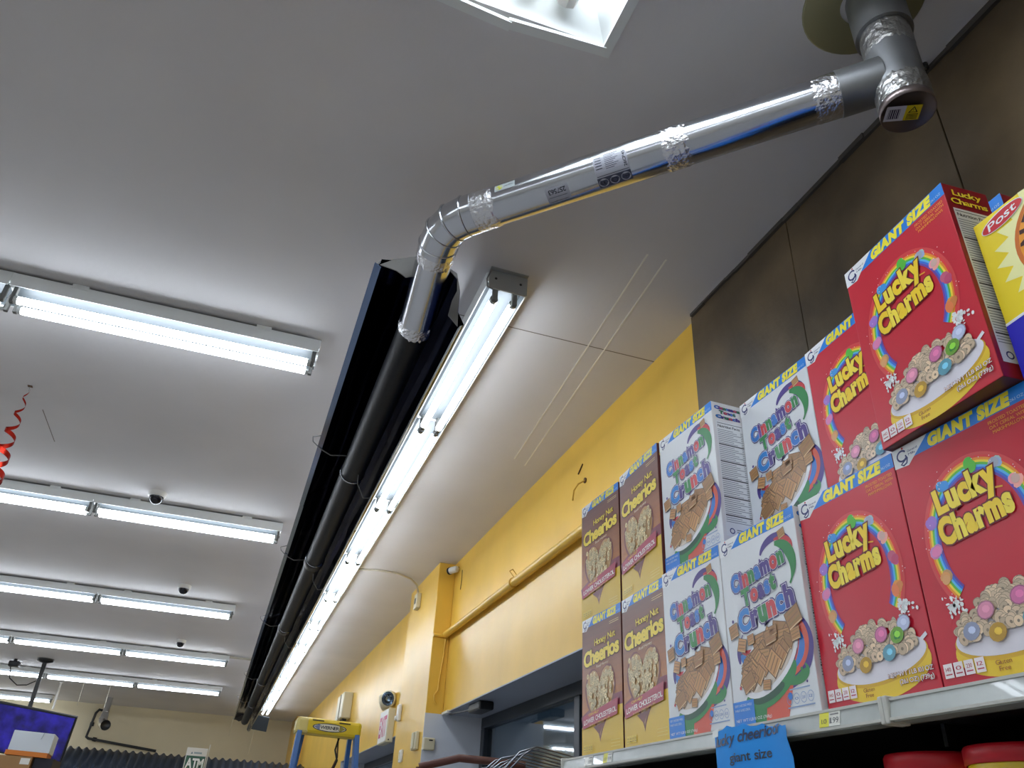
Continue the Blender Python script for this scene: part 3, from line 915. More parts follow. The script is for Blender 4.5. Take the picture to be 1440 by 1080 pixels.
    icons(a, U(0.03), V(0.03), U(0.062), V(0.052), (246, 236, 236), (190, 40, 60))
    a.text('Gluten', U(0.42), V(0.052), U(0.10), V(0.016), (150, 60, 30), 8); a.text('Free', U(0.42), V(0.030), U(0.07), V(0.016), (150, 60, 30), 8)
    a.text('NET WT 1 LB 10.1 OZ', U(0.79), V(0.085), U(0.36), V(0.018), (255, 240, 235), 12, bold=0.01, outline=((110, 20, 24), 0.05))
    a.text('(26.1 OZ) (739g)', U(0.83), V(0.055), U(0.27), V(0.018), (255, 240, 235), 12, bold=0.01, outline=((110, 20, 24), 0.05))
    for k in range(3): a.rect(U(0.76), V(0.165 - k * 0.014), U(0.95), V(0.169 - k * 0.014), (150, 20, 34), 1)
    a.build('front_print', t)
    s = Art(side)
    side_panel(s, [('Lucky', 0.955, BD * 0.62, None), ('Charms', 0.905, BD * 0.78, None)], gold, (90, 14, 20), 0.86)
    s.build('side_print', t)
    return t

# ---- white box with multicoloured lettering and cinnamon squares
def square(a, x, y, s_, rot, layer, rnd, base=(190, 138, 84)):
    c_, sn = math.cos(rot), math.sin(rot)
    k = rnd.uniform(0.85, 1.1)
    def q(px, py): return (x + (px * c_ - py * sn) * s_, y + (px * sn + py * c_) * s_)
    sk = rnd.uniform(0.75, 1.0)
    P = [(-1, -sk), (1, -sk), (1.05, sk), (-0.95, sk)]
    a.poly([q(px * 1.1, py * 1.1) for px, py in P], tuple(int(v * 0.62) for v in base), layer)
    a.poly([q(*p) for p in P], tuple(min(255, int(v * k)) for v in base), layer + 0.04)
    for i in range(3):
        yy = -0.6 + 0.55 * i
        a.poly([q(-0.85, yy * sk), (q(0.85, (yy + .1) * sk)), q(0.85, (yy + 0.28) * sk), q(-0.85, (yy + 0.15) * sk)], tuple(int(v * rnd.uniform(.78, .9)) for v in base), layer + 0.08)
    a.poly([q(-1, -sk), q(1, -sk), q(0.95, -sk * .85), q(-.95, -sk * .85)], (226, 190, 140), layer + 0.08)

def make_cinnamon():
    t = empty('cereal_box')
    body('carton', (228, 231, 234), (224, 222, 222), (180, 176, 170), t, (20, 110, 200))
    a = Art(front)
    rnd = random.Random(9)
    band(a)
    PUR = (74, 52, 136); GRN = (44, 138, 72); ORG = (222, 92, 70); BLU = (46, 120, 205); REDC = (206, 60, 66)
    # swirl above the lettering
    def arc(cx, cy, rx, ry, a0, a1, n=20): return [(U(cx + rx * math.cos(a0 + (a1 - a0) * k / n)), V(cy + ry * math.sin(a0 + (a1 - a0) * k / n))) for k in range(n + 1)]
    tp = lambda q: 0.25 + 1.0 * math.sin(PI * min(1, q * 1.05 + 0.05))
    a.stroke(arc(0.74, 0.80, 0.20, 0.085, 2.9, 0.2), 0.011, PUR, 2, tp); a.stroke(arc(0.74, 0.795, 0.19, 0.075, 1.6, -0.5), 0.008, REDC, 3, tp)
    a.stroke(arc(0.70, 0.71, 0.22, 0.14, 1.4, -0.75), 0.017, GRN, 4, tp); a.stroke(arc(0.60, 0.80, 0.07, 0.03, 3.0, 6.0), 0.006, PUR, 3, tp)
    square(a, U(0.83), V(0.885), 0.0085, 0.2, 5.01, rnd)
    # lettering, every letter its own colour
    c1 = [BLU, (120, 80, 160), REDC, GRN, BLU, PUR, REDC, GRN]
    c2 = [GRN, REDC, PUR, BLU, GRN]
    c3 = [(28, 132, 214), PUR, GRN, REDC, BLU, PUR]
    for (s_, cx, cy, W_, Hc, cc) in (('Cinnamon', 0.475, 0.752, 0.68, 0.088, c1), ('Toast', 0.475, 0.648, 0.42, 0.085, c2), ('Crunch', 0.53, 0.538, 0.68, 0.105, c3)):
        a.text(s_, U(cx), V(cy), U(W_), V(Hc), (64, 44, 120), 5, rot=0.12, bold=0.135, gap=0.16)
        a.text(s_, U(cx), V(cy), U(W_), V(Hc), (240, 240, 246), 6, rot=0.12, bold=0.09, gap=0.16)
        a.text(s_, U(cx), V(cy), U(W_), V(Hc), cc, 8, rot=0.12, bold=0.068, gap=0.16)
    # big swoosh round the bowl
    a.stroke(arc(0.52, 0.33, 0.42, 0.19, 0.75, -1.9, 28), 0.030, PUR, 2, tp); a.stroke(arc(0.52, 0.34, 0.40, 0.18, 0.65, -1.4, 28), 0.020, ORG, 3, tp)
    a.stroke(arc(0.52, 0.33, 0.38, 0.16, 0.3, -1.0, 20), 0.011, BLU, 4, tp); a.stroke(arc(0.50, 0.33, 0.36, 0.19, 3.3, 2.5), 0.010, PUR, 2, tp); a.stroke(arc(0.36, 0.37, 0.2, 0.03, 3.6, 5.4), 0.008, REDC, 2, tp)
    a.stroke(arc(0.27, 0.36, 0.1, 0.06, 3.4, 4.9), 0.012, BLU, 3, tp)
    a.stroke(arc(0.70, 0.20, 0.22, 0.05, -1.6, 0.4), 0.013, GRN, 3, tp)
    # bowl
    a.poly([(U(0.20), V(0.16)), (U(0.34), V(0.0)), (U(0.66), V(0.0)), (U(0.80), V(0.22)), (U(0.84), V(0.30))], ORG, 2)
    a.poly([(U(0.12), V(0.0)), (U(0.40), V(0.0)), (U(0.42), V(0.06)), (U(0.26), V(0.17)), (U(0.18), V(0.12))], GRN, 2)
    a.ell(U(0.53), V(0.165), U(0.30), V(0.085), GRN, 4, 28, 0.38); a.ell(U(0.57), V(0.175), U(0.27), V(0.075), PUR, 3, 28, 0.5)
    a.ell(U(0.46), V(0.125), U(0.20), V(0.035), (24, 84, 58), 5, 20, 0.2)
    a.ell(U(0.50), V(0.275), U(0.385), V(0.135), (244, 244, 246), 5, 36, 0.42); a.ell(U(0.50), V(0.285), U(0.35), V(0.118), (220, 206, 190), 6, 36, 0.42)
    for _ in range(3): a.ell(U(rnd.uniform(.3, .8)), V(rnd.uniform(.28, .4)), 0.010, 0.006, (240, 240, 244), 7, 12)
    pts = []
    for _ in range(56):
        x, y = rnd.uniform(-1, 1), rnd.uniform(-1, 1)
        if x * x + y * y < 0.9: pts.append((0.49 + 0.31 * x, 0.29 + 0.085 * y + 0.075 * x + 0.03 * (1 - x * x)))
    pts.sort(key=lambda p: -p[1])
    for i, (x, y) in enumerate(pts): square(a, U(x), V(y), rnd.uniform(.012, .016), rnd.uniform(-0.9, 0.9), 7.01 + i * 0.12, rnd)
    for (x, y, s_, ro) in ((0.11, 0.475, .0115, .2), (0.20, 0.39, .0105, -.3), (0.85, 0.445, .017, .35), (0.85, 0.365, .0105, .1), (0.32, 0.405, .0085, .1), (0.60, 0.415, .0095, .1), (0.46, 0.165, .009, -.1), (0.56, 0.39, 0.014, 0.15)):
        square(a, U(x), V(y), s_, ro, 15.01, rnd)
    for (x, y, rr, c) in ((.10, .53, .003, PUR), (.80, .52, .004, REDC), (.75, .62, .0025, GRN), (.70, .09, .0055, BLU), (.12, .18, .003, REDC), (.9, .14, .002, PUR), (.3, .32, .003, GRN), (.86, .20, .003, GRN)):
        a.ell(U(x), V(y), rr, rr, c, 4, 10)
    a.rect(U(0.0), V(0.0), U(0.27), V(0.115), BLUE, 6)
    a.text('CRISPY SWEETENED WHOLE', U(0.13), V(0.095), U(0.22), V(0.012), (210, 235, 250), 7); a.text('WHEAT & RICE CEREAL', U(0.12), V(0.072), U(0.2), V(0.012), (210, 235, 250), 7)
    a.text('NET WT 1 LB 11.1 OZ (768g)', U(0.25), V(0.022), U(0.44), V(0.014), (240, 246, 250), 8)
    for k in range(4):
        x = U(0.69 + 0.075 * k); a.ring(x, V(0.075), 0.0072, 0.0080, 0.0008, (130, 160, 205), 3, 12); a.text('%d' % (170, 0, 230, 12)[k], x, V(0.075), 0.008, 0.004, (110, 140, 195), 3)
    a.rect(U(0.66), V(0.035), U(0.95), V(0.041), (140, 165, 205), 3); a.rect(U(0.70), V(0.115), U(0.92), V(0.121), (150, 175, 210), 3)
    a.build('front_print', t)
    s = Art(side)
    for (s_, yy, ww, cc) in (('Cinnamon', 0.962, BD * .8, c1), ('Toast', 0.930, BD * .5, c2), ('Crunch', 0.895, BD * .75, c3)):
        s.text(s_, BD * .5, V(yy), ww, V(.022), cc, 2, bold=0.03, outline=((64, 44, 120), 0.09), gap=0.1)
    side_panel(s, [], NAVY, NAVY, 0.86)
    s.build('side_print', t)
    return t

# ---- brown and yellow box with a heart bowl
def make_honey():
    t = empty('cereal_box')
    BR = (126, 72, 42)
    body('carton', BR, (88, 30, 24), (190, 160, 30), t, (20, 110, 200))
    a = Art(front)
    rnd = random.Random(11)
    # printed ground: brown at the top blending to amber, then the yellow foot with a curved upper edge
    n = 14
    for k in range(n):
        q = k / (n - 1)
        c = tuple(int(v0 + (v1 - v0) * q) for v0, v1 in zip((188, 112, 40), (112, 62, 44)))
        a.rect(0, V(0.28 + 0.66 * k / n), BW, V(0.28 + 0.66 * (k + 1) / n + 0.001), c, 1)
    P = [(0, 0), (BW, 0)] + [(U(1 - k / 12), V(0.30 - 0.10 * (k / 12) + 0.03 * math.sin(PI * k / 12))) for k in range(13)]
    a.poly(P, (226, 186, 24), 2)
    P = [(U(k / 12), V(0.20 + 0.03 * math.sin(PI * k / 12) + 0.10 * k / 12)) for k in range(13)]
    a.stroke([(x, y + 0.012) for x, y in P], 0.026, (128, 32, 60), 2)
    band(a)
    gold = (250, 220, 60)
    a.text('Honey Nut', U(0.60), V(0.797), U(0.52), V(0.048), gold, 5, rot=0.04, bold=0.015, outline=((96, 50, 20), 0.06), gap=0.04)
    a.text('Cheerios', U(0.50), V(0.700), U(0.88), V(0.108), gold, 5, rot=0.05, bold=0.045, outline=((70, 34, 20), 0.09), gap=0.05)
    a.text('Real Honey', U(0.54), V(0.612), U(0.30), V(0.020), (245, 225, 190), 5, rot=0.05)
    for k in range(2): a.rect(U(0.72), V(0.895 - k * .014), U(0.95), V(0.899 - k * .014), (230, 200, 140), 3)
    # heart-shaped bowl
    def heart(s_, cx, cy, c, layer):
        pts = []
        for k in range(40):
            tt = 2 * PI * k / 40
            x = 16 * math.sin(tt) ** 3; y = 13 * math.cos(tt) - 5 * math.cos(2 * tt) - 2 * math.cos(3 * tt) - math.cos(4 * tt)
            pts.append((cx + x * s_, cy + y * s_ * 1.12))
        a.poly(pts, c, layer); return pts
    hx, hy = U(0.47), V(0.385)
    heart(0.0052, hx, hy, (118, 40, 22), 3); heart(0.0047, hx, hy + 0.002, (196, 150, 90), 4)
    def inside(x, y):
        X, Y = (x - hx) / (0.0047 * 16), (y - hy) / (0.0047 * 15.5)
        return (X * X + (Y - 0.72 * math.sqrt(abs(X))) ** 2) < 0.92 and Y > -0.75
    pts = []
    while len(pts) < 150:
        x, y = U(rnd.uniform(0.08, 0.86)), V(rnd.uniform(0.2, 0.56))
        if inside(x, y): pts.append((x, y))
    pts.sort(key=lambda p: -p[1])
    for i, (x, y) in enumerate(pts): o_ring(a, x, y, rnd.uniform(.0055, .0072), (220, 196, 140), 5.005 + i * 0.09, rnd)
    # ribbon with lettering
    a.poly([(U(0.04), V(0.185)), (U(0.90), V(0.235)), (U(0.92), V(0.345)), (U(0.06), V(0.275))], (176, 32, 70), 19)
    a.poly([(U(0.30), V(0.19)), (U(0.56), V(0.205)), (U(0.45), V(0.13))], (118, 40, 22), 4)
    a.text('CAN HELP', U(0.33), V(0.283), U(0.25), V(0.018), (250, 214, 60), 20, rot=0.08)
    a.text('LOWER CHOLESTEROL', U(0.48), V(0.252), U(0.80), V(0.034), (250, 240, 236), 20, rot=0.085, bold=0.015)
    a.text('as part of a heart healthy diet', U(0.48), V(0.218), U(0.50), V(0.014), (240, 200, 90), 20, rot=0.085)
    for k in range(3): a.rect(U(0.72), V(0.075 - k * .02), U(0.93), V(0.079 - k * .02), (240, 214, 110), 4)
    icons(a, U(0.06), V(0.03), U(0.05), V(0.045), (236, 206, 70), (150, 110, 20))
    a.build('front_print', t)
    s = Art(side)
    side_panel(s, [('Honey Nut', 0.955, BD * .7, None), ('Cheerios', 0.91, BD * .85, None)], gold, (80, 40, 20), 0.86)
    s.build('side_print', t)
    return t

# ---- yellow and blue box with a big orange disc
def make_honeycomb():
    t = empty('cereal_box')
    body('carton', (250, 222, 30), (236, 200, 20), (30, 30, 160), t)
    a = Art(front)
    cx, cy, rr = U(0.66), V(0.73), U(0.46)
    P = []
    n = 26
    for k in range(2 * n):
        q = rr * (1.30 if k % 2 == 0 else 1.10); an = PI * k / n
        x, y = cx + q * math.cos(an), cy + q * math.sin(an) * 0.86
        P.append((min(BW, max(0, x)), min(BH, max(0, y))))
    a.poly(P, (252, 248, 176), 1)
    a.poly([(0, 0), (BW, 0), (BW, V(0.36))] + [(U(1 - k / 10), V(0.36 + 0.05 * math.sin(PI * k / 10) + 0.10 * k / 10)) for k in range(11)], (28, 22, 190), 2)
    a.stroke([(U(k / 10), V(0.46 - 0.10 * k / 10 + 0.05 * math.sin(PI * k / 10))) for k in range(11)], 0.004, (240, 240, 250), 3)
    a.ell(cx, cy, rr * 1.0, rr * 0.90, (214, 112, 20), 3, 48); a.ell(cx + .002, cy, rr * 0.96, rr * 0.86, (246, 160, 34), 4, 48); a.ell(cx + .01, cy - .002, rr * 0.62, rr * 0.54, (252, 184, 60), 5, 40)
    word = 'HONEYCOMB'
    for k, ch in enumerate(word):
        an = PI + 0.62 - k * 0.42
        q = rr * 0.76
        a.text(ch, cx + q * math.cos(an), cy + q * math.sin(an) * 0.9, 0.021, 0.030, (74, 34, 16), 6, rot=an - PI / 2, bold=0.05)
    a.ell(U(0.19), V(0.945), U(0.145), V(0.035), (214, 30, 40), 5, 28, 0.16); a.ring(U(0.19), V(0.945), U(0.150), V(0.038), 0.0016, (240, 240, 240), 5, 28, 0.16)
    a.text('Post', U(0.19), V(0.947), U(0.20), V(0.038), (250, 250, 250), 6, rot=0.16, bold=0.01, shear=0.25)
    rnd = random.Random(2)
    for k in range(26):
        x, y = U(rnd.uniform(.25, 1)), V(rnd.uniform(.02, .34))
        P = [(x + 0.013 * math.cos(PI / 3 * j + k), y + 0.013 * math.sin(PI / 3 * j + k)) for j in range(6)]
        a.poly(P, (232, 150 + rnd.randint(-20, 30), 60), 5 + k * 0.1); a.ell(x, y, 0.005, 0.005, (190, 100, 30), 5.05 + k * 0.1, 6)
    a.poly([(U(.16), V(.20)), (U(.30), V(.27)), (U(.32), V(.32)), (U(.22), V(.25))], (244, 244, 250), 8)
    a.text('BIG FLAVOR', U(0.6), V(0.42), U(0.5), V(0.03), (28, 22, 150), 6, bold=0.03)
    a.build('front_print', t)
    return t

protos = {'L': make_lucky(), 'C': make_cinnamon(), 'H': make_honey(), 'K': make_honeycomb()}
used = set()
def place_box(kind, x, y, z, yaw=0.0, ty_=0.0, tx=0.0, label='', group='cereal boxes on the top shelf', scale=None):
    if kind in used: o = copy_tree(protos[kind])
    else: o = protos[kind]; used.add(kind)
    o.rotation_mode = 'QUATERNION'
    Rm = Matrix.Rotation(yaw, 4, 'Z') @ Matrix.Rotation(ty_, 4, 'Y') @ Matrix.Rotation(tx, 4, 'X') @ Matrix.Rotation(-PI / 2, 4, 'Z')
    o.location = (x, y, z); o.rotation_quaternion = Rm.to_quaternion()
    if scale: o.scale = scale
    setp(o, label=label, cat='cereal box', group=group)
    return o
Z0 = SHZ + 0.0015; Z1 = Z0 + BH + 0.0015
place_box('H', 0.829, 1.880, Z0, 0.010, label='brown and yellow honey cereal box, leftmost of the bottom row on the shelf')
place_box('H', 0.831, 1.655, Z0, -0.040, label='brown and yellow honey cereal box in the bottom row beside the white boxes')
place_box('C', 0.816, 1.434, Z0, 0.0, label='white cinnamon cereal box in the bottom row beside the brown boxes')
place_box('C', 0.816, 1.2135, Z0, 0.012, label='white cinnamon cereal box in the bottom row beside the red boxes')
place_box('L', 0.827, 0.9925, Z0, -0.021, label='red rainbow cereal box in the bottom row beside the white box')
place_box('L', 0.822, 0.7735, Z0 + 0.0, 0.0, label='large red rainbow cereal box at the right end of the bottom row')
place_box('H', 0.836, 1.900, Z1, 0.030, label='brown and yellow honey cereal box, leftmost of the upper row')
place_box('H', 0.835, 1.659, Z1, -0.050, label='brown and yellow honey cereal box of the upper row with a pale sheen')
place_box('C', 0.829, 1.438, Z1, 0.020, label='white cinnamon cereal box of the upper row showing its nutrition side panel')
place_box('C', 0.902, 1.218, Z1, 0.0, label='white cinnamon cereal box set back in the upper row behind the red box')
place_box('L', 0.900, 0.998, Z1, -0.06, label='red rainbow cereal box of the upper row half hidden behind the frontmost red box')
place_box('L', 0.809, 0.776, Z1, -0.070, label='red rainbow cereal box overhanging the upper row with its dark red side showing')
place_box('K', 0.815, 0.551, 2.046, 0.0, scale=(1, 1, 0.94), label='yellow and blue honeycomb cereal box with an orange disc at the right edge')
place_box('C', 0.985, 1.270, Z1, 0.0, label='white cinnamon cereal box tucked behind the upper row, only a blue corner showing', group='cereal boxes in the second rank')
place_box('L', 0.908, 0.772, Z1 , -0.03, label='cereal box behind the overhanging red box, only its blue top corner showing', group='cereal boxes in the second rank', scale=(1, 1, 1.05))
place_box('K', 0.815, 0.551, Z0, 0.0, label='yellow and blue cereal box under the honeycomb box, beyond the right picture edge', scale=(1, 1, 0.795))
for kd, x, y, lb in (('C', 0.905, 1.216, 'white cereal box standing unseen under the set back cinnamon box'), ('L', 0.906, 0.993, 'red cereal box standing unseen under the half hidden red box'),
                     ('C', 0.986, 1.270, 'white cereal box of the third rank, unseen under the blue corner box'), ('L', 0.910, 0.772, 'red cereal box standing unseen behind the right end of the bottom row')):
    place_box(kd, x, y, Z0, 0.0, label=lb, group='cereal boxes in the second rank')

# ------------------------------------------------------------------ blue paper sign taped to the rail
o0 = Vector((0.797, 1.243, SHZ - 0.010))
SW, SHH = 0.205, 0.145
def paper(x, y, l):
    # sheet curls: the top right corner lifts off the rail
    c = 0.010 * max(0, x / SW - 0.75) * 4 * (1 if y > -0.03 else 0.3) + 0.004 * math.sin(x * 30)
    return Vector((-0.004 - c - l, -x, y + 0.0))
t = empty('paper_sign', tuple(o0), label='bright blue paper sign with black lettering taped to the price rail', cat='sign')
mb = MB(); nx, ny_ = 14, 6
M_paper = mat('blue_paper', (24, 150, 240), 0.65)
for sgn in (0, -0.0004):
    for j in range(ny_ + 1):
        for i in range(nx + 1):
            yy = 0.006 * math.sin(i / nx * PI * 1.3 + 0.4) if j == 0 else 0
            yy += 0.004 * (1 if j == 0 and i % 3 == 0 else 0)
            mb.v.append(tuple(paper(SW * i / nx, yy - SHH * j / ny_, sgn)))
    b0 = (nx + 1) * (ny_ + 1) * (0 if sgn == 0 else 1)
    for j in range(ny_):
        for i in range(nx):
            q = b0 + j * (nx + 1) + i; mb.face((q, q + 1, q + nx + 2, q + nx + 1), True)
mb.build('sheet', M_paper, t, local=True)
a = Art(lambda x, y, l: paper(x, y, l + 0.0006))
a.text('lucky cheerioor', SW * 0.46, -0.008, SW * 0.86, 0.0165, (14, 40, 84), 1, rot=0.045, shear=0.35, bold=0.02)
a.text('giant size', SW * 0.47, -0.038, SW * 0.50, 0.0140, (14, 26, 50), 1, rot=0.02, bold=0.012)
a.build('lettering', t)
mb = MB(); mb.quadpts([paper(-0.006, 0.006, 0.0009), paper(0.016, 0.008, 0.0009), paper(0.014, -0.004, 0.0009), paper(-0.007, -0.005, 0.0009)])
mb.build('tape', mat('clear_tape', (210, 216, 214), 0.2), t, local=True, recalc=False)

# ------------------------------------------------------------------ yellow tins with red lids on the lower shelf
def tin(y, seed, label):
    t = empty('food_tin', (0.93, y, LSZ), label=label, cat='tin', group='yellow tins on the lower shelf')
    r_ = 0.066; h_ = 0.172
    MB().lathe([(0, 0.002), (r_ - 0.002, 0.002), (r_, 0.006), (r_, h_ - 0.006), (r_ - 0.002, h_)], (0, 0, 0), (0, 0, 1), 48).build('can_body', mat('yellow_tin_print', (240, 206, 30), 0.3), t, local=True)
    MB().lathe([(r_ + 0.0015, h_ - 0.016), (r_ + 0.0035, h_ - 0.015), (r_ + 0.0035, h_ + 0.001), (r_ + 0.001, h_ + 0.005), (r_ - 0.006, h_ + 0.005), (r_ - 0.009, h_ + 0.001), (0, h_ + 0.001)], (0, 0, 0), (0, 0, 1), 48).build('lid', mat('red_plastic_lid', (206, 30, 44), 0.35), t, local=True)
    rr = r_ + 0.0004
    base = math.radians(228)
    def place(x, y_, l):
        an = base + x / rr
        return Vector(((rr + l) * math.cos(an), (rr + l) * math.sin(an), y_))
    a = Art(place)
    for k in range(3):
        a.ring(-0.036, 0.098, 0.034 - 0.004 * k, 0.052 - 0.004 * k, 0.0042, ((206, 190, 120), (236, 226, 170), (190, 160, 60))[k], 2, 32)
    a.ell(-0.036, 0.098, 0.022, 0.040, (244, 220, 60), 3, 28)
    P = [(0.006, 0.122), (0.014, 0.136), (0.030, 0.141), (0.048, 0.139), (0.060, 0.134), (0.060, 0.114), (0.030, 0.119), (0.012, 0.112)]
    a.poly(P[:4] + P[6:], (140, 40, 26), 3); a.poly([P[3], P[4], P[5], P[6]], (140, 40, 26), 3)
    a.poly([(0.060, 0.146), (0.080, 0.124), (0.060, 0.106)], (196, 24, 40), 4)
    a.text('Nuevo empaque', 0.034, 0.1315, 0.042, 0.0052, (246, 200, 90), 5, rot=0.02, bold=0.01); a.text('el mismo sabor', 0.036, 0.1225, 0.034, 0.0045, (246, 200, 90), 5)
    a.build('label_print', t, print_mat('printed_tin', 0.3))
tin(0.912, 1, 'yellow tin with red lid, the left one under the shelf')
tin(0.776, 2, 'yellow tin with red lid, the right one at the picture edge')
#MORE
# ------------------------------------------------------------------ things on the yellow wall
PZ = 2.868
pipe = empty('wall_pipe', (XW, 4.0, PZ), label='yellow painted conduit pipe running along the yellow wall to the pillar', cat='pipe')
MB().tube([(XW - 0.030, 2.12, PZ - 0.005), (XW - 0.030, 5.56, PZ + 0.012)], 0.024, 16).build('conduit', M_yellow, pipe)
MB().torus((XW - 0.030, 4.09, PZ + 0.004), (0, 1, 0), 0.027, 0.005, 20, 6).build('clamp', mat('weathered_yellow_metal', (196, 150, 50), 0.5), pipe)
MB().tube([(XW - 0.03, 4.085, PZ + 0.03), (XW - 0.055, 4.10, PZ + 0.07), (XW - 0.03, 4.12, PZ + 0.09), (XW - 0.005, 4.12, PZ + 0.06)], 0.003, 6).build('clip_wire', mat('weathered_yellow_metal', (196, 150, 50), 0.5), pipe)
MB().tube([(PX + 0.002, 5.553, PZ), (XW - 0.030, 5.553, PZ)], 0.012, 10).build('cross_conduit', M_yellow, pipe)
MB().tube([(XW - 0.030, 5.553, PZ - 0.02), (XW - 0.034, 5.553, PZ - 0.15), (XW - 0.05, 5.553, PZ - 0.30), (XW - 0.052, 5.553, PZ - 0.37), (XW - 0.075, 5.55, PZ - 0.40), (XW - 0.07, 5.55, PZ - 0.44), (XW - 0.055, 5.55, PZ - 0.46)], 0.006, 8).build('drop_cable', M_yellow, pipe)
# hook high on the wall
t = empty('wall_hook', (XW, 3.19, 3.13), label='small rusty wall hook screwed high on the yellow wall above the boxes', cat='hook')
MB().lathe([(0, 0), (0.014, 0), (0.014, 0.006), (0, 0.006)], (XW, 3.17, 3.135), (-1, 0, 0), 10).build('base', mat('dark_rust', (88, 60, 30), 0.7), t)
MB().tube([(XW - 0.004, 3.17, 3.135), (XW - 0.03, 3.19, 3.12), (XW - 0.035, 3.23, 3.10), (XW - 0.02, 3.28, 3.07)], 0.004, 6).build('arm', mat('weathered_yellow_metal', (196, 150, 50), 0.5), t)
MB().tube([(XW - 0.002, 3.20, 3.235), (XW - 0.004, 3.25, 3.20)], 0.004, 6).build('scar', mat('dark_rust', (88, 60, 30), 0.7), t)
# bullet camera in the corner of pillar and ceiling
t = empty('bullet_camera', (XW - 0.03, 5.48, CEIL - 0.06), label='small bullet security camera in the corner between pillar and ceiling', cat='camera')
MB().lathe([(0, 0), (0.022, 0.0), (0.024, 0.01), (0.024, 0.075), (0.015, 0.085), (0, 0.085)], (1.352, 5.50, CEIL - 0.075), (0.45, -0.75, 0.05), 16).build('housing', M_whiteplastic, t)
MB().lathe([(0.026, -0.004), (0.027, 0.012), (0.022, 0.012), (0.020, 0.0), (0, -0.001)], (1.352, 5.50, CEIL - 0.075), (0.45, -0.75, 0.05), 16).build('lens', M_black, t)
MB().tube([(1.375, 5.46, CEIL - 0.07), (XW - 0.01, 5.46, CEIL - 0.05), (XW, 5.46, CEIL - 0.05)], 0.007, 8).build('bracket', M_greymetal, t)
MB().tube([(XW - 0.002, 5.35, CEIL - 0.10), (XW - 0.002, 5.345, CEIL - 0.17), (XW - 0.002, 5.36, CEIL - 0.24)], 0.003, 6).build('cable', mat('dark_rust', (88, 60, 30), 0.7), t)
# switch box with cable up to the strip light
t = empty('junction_box', (PX, 6.15, 3.24), label='small grey switch box on the pillar with a cable to the strip light', cat='electrical box')
MB().box((PX - 0.035, 6.10, 3.185), (PX, 6.20, 3.305)).build('box', M_cream, t, bevel=0.006)
MB().box((PX - 0.040, 6.135, 3.225), (PX - 0.035, 6.165, 3.265)).build('toggle', M_greymetal, t)
MB().tube([(0.734, 6.02, CEIL - 0.008), (0.887, 5.96, CEIL - 0.008), (1.058, 5.97, CEIL - 0.008), (1.18, 6.05, CEIL - 0.012), (1.25, 6.13, CEIL - 0.03), (PX - 0.015, 6.15, 3.305)], 0.008, 8).build('cable', mat('pale_cable', (196, 190, 172), 0.6), t)
# exit sign with twin emergency lamps
t = empty('exit_sign', (XW, 7.4, 2.32), label='white exit sign with red letters and round emergency lamps on the yellow wall', cat='exit sign')
MB().box((1.352, 7.225, 2.315), (XW, 7.60, 2.59)).build('housing', M_cream, t, bevel=0.006)
MB().box((1.348, 7.235, 2.325), (1.352, 7.59, 2.58)).build('face', M_whiteplastic, t)
o_ = t.location.copy()
a = Art(lambda x, y, l: Vector((1.3478 - l, 7.59 - x, 2.325 + y)) - o_)
a.text('EXIT', 0.1775, 0.127, 0.30, 0.16, (206, 52, 110), 2, bold=0.03, gap=0.10)
a.build('lettering', t)
MB().lathe([(0, 0), (0.006, 0), (0.006, 0.002), (0, 0.002)], (1.375, 7.2245, 2.335), (0, -1, 0), 8).build('test_button', M_black, t)
for (yy, ax, lab) in ((7.33, (-0.55, -0.75, -0.12), 'lamp'), (7.53, (-0.75, 0.45, -0.25), 'lamp')):
    c = Vector((1.365, yy, 2.675)); axv = Vector(ax).normalized()
    lp = MB().lathe([(0, -0.075), (0.035, -0.07), (0.062, -0.035), (0.070, 0.02), (0.070, 0.035), (0.060, 0.040)], c, axv, 24).build('lamp_head', M_cream, t)
    MB().lathe([(0.060, 0.038), (0.045, 0.015), (0.02, 0.0), (0, -0.004)], c, axv, 20).build('reflector', M_reflout, lp)
    MB().lathe([(0.060, 0.037), (0.03, 0.043), (0, 0.045)], c, axv, 20).build('lens', M_glass, lp)
    MB().tube([c - axv * 0.02 + Vector((0, 0, -0.05)), (1.385, yy, 2.585)], 0.014, 8).build('swivel', M_cream, t)
# small fittings on pillar and jamb
def fitting(name, a, b, m, label, cat, extra=None):
    t = empty(name, tuple((Vector(a) + Vector(b)) / 2), label=label, cat=cat)
    MB().box(a, b).build('case', m, t, bevel=0.008)
    if extra: extra(t)
    return t
fitting('door_sensor', (1.262, 6.36, 2.385), (PX, 6.435, 2.505), M_whiteplastic, 'white plastic door sensor at the pillar edge beside the exit sign', 'sensor', lambda t: MB().lathe([(0, 0), (0.018, 0), (0.016, 0.014), (0, 0.016)], (1.262, 6.40, 2.405), (-1, 0, 0), 12).build('cap', M_whiteplastic, t))
fitting('intercom', (1.262, 5.66, 2.130), (PX, 5.80, 2.245), M_cream, 'cream wall handset unit on the pillar above the grey jamb', 'intercom', lambda t: MB().box((1.250, 5.69, 2.135), (1.263, 5.745, 2.24)).build('handset', M_cream, t, bevel=0.006))
fitting('contact_switch', (1.270, 6.13, 2.082), (PX, 6.21, 2.168), M_whiteplastic, 'small white contact switch low on the pillar under the other fittings', 'switch', lambda t: MB().box((1.266, 6.15, 2.10), (1.271, 6.19, 2.15)).build('button', M_cream, t, bevel=0.002))
def thermo(t):
    MB().box((1.325, 5.5205, 2.176), (1.350, 5.5225, 2.184)).build('display', M_black, t)
fitting('thermostat', (1.288, 5.522, 2.120), (1.368, 5.553, 2.196), M_cream, 'square cream thermostat on the grey jamb beside the pillar', 'thermostat', thermo)
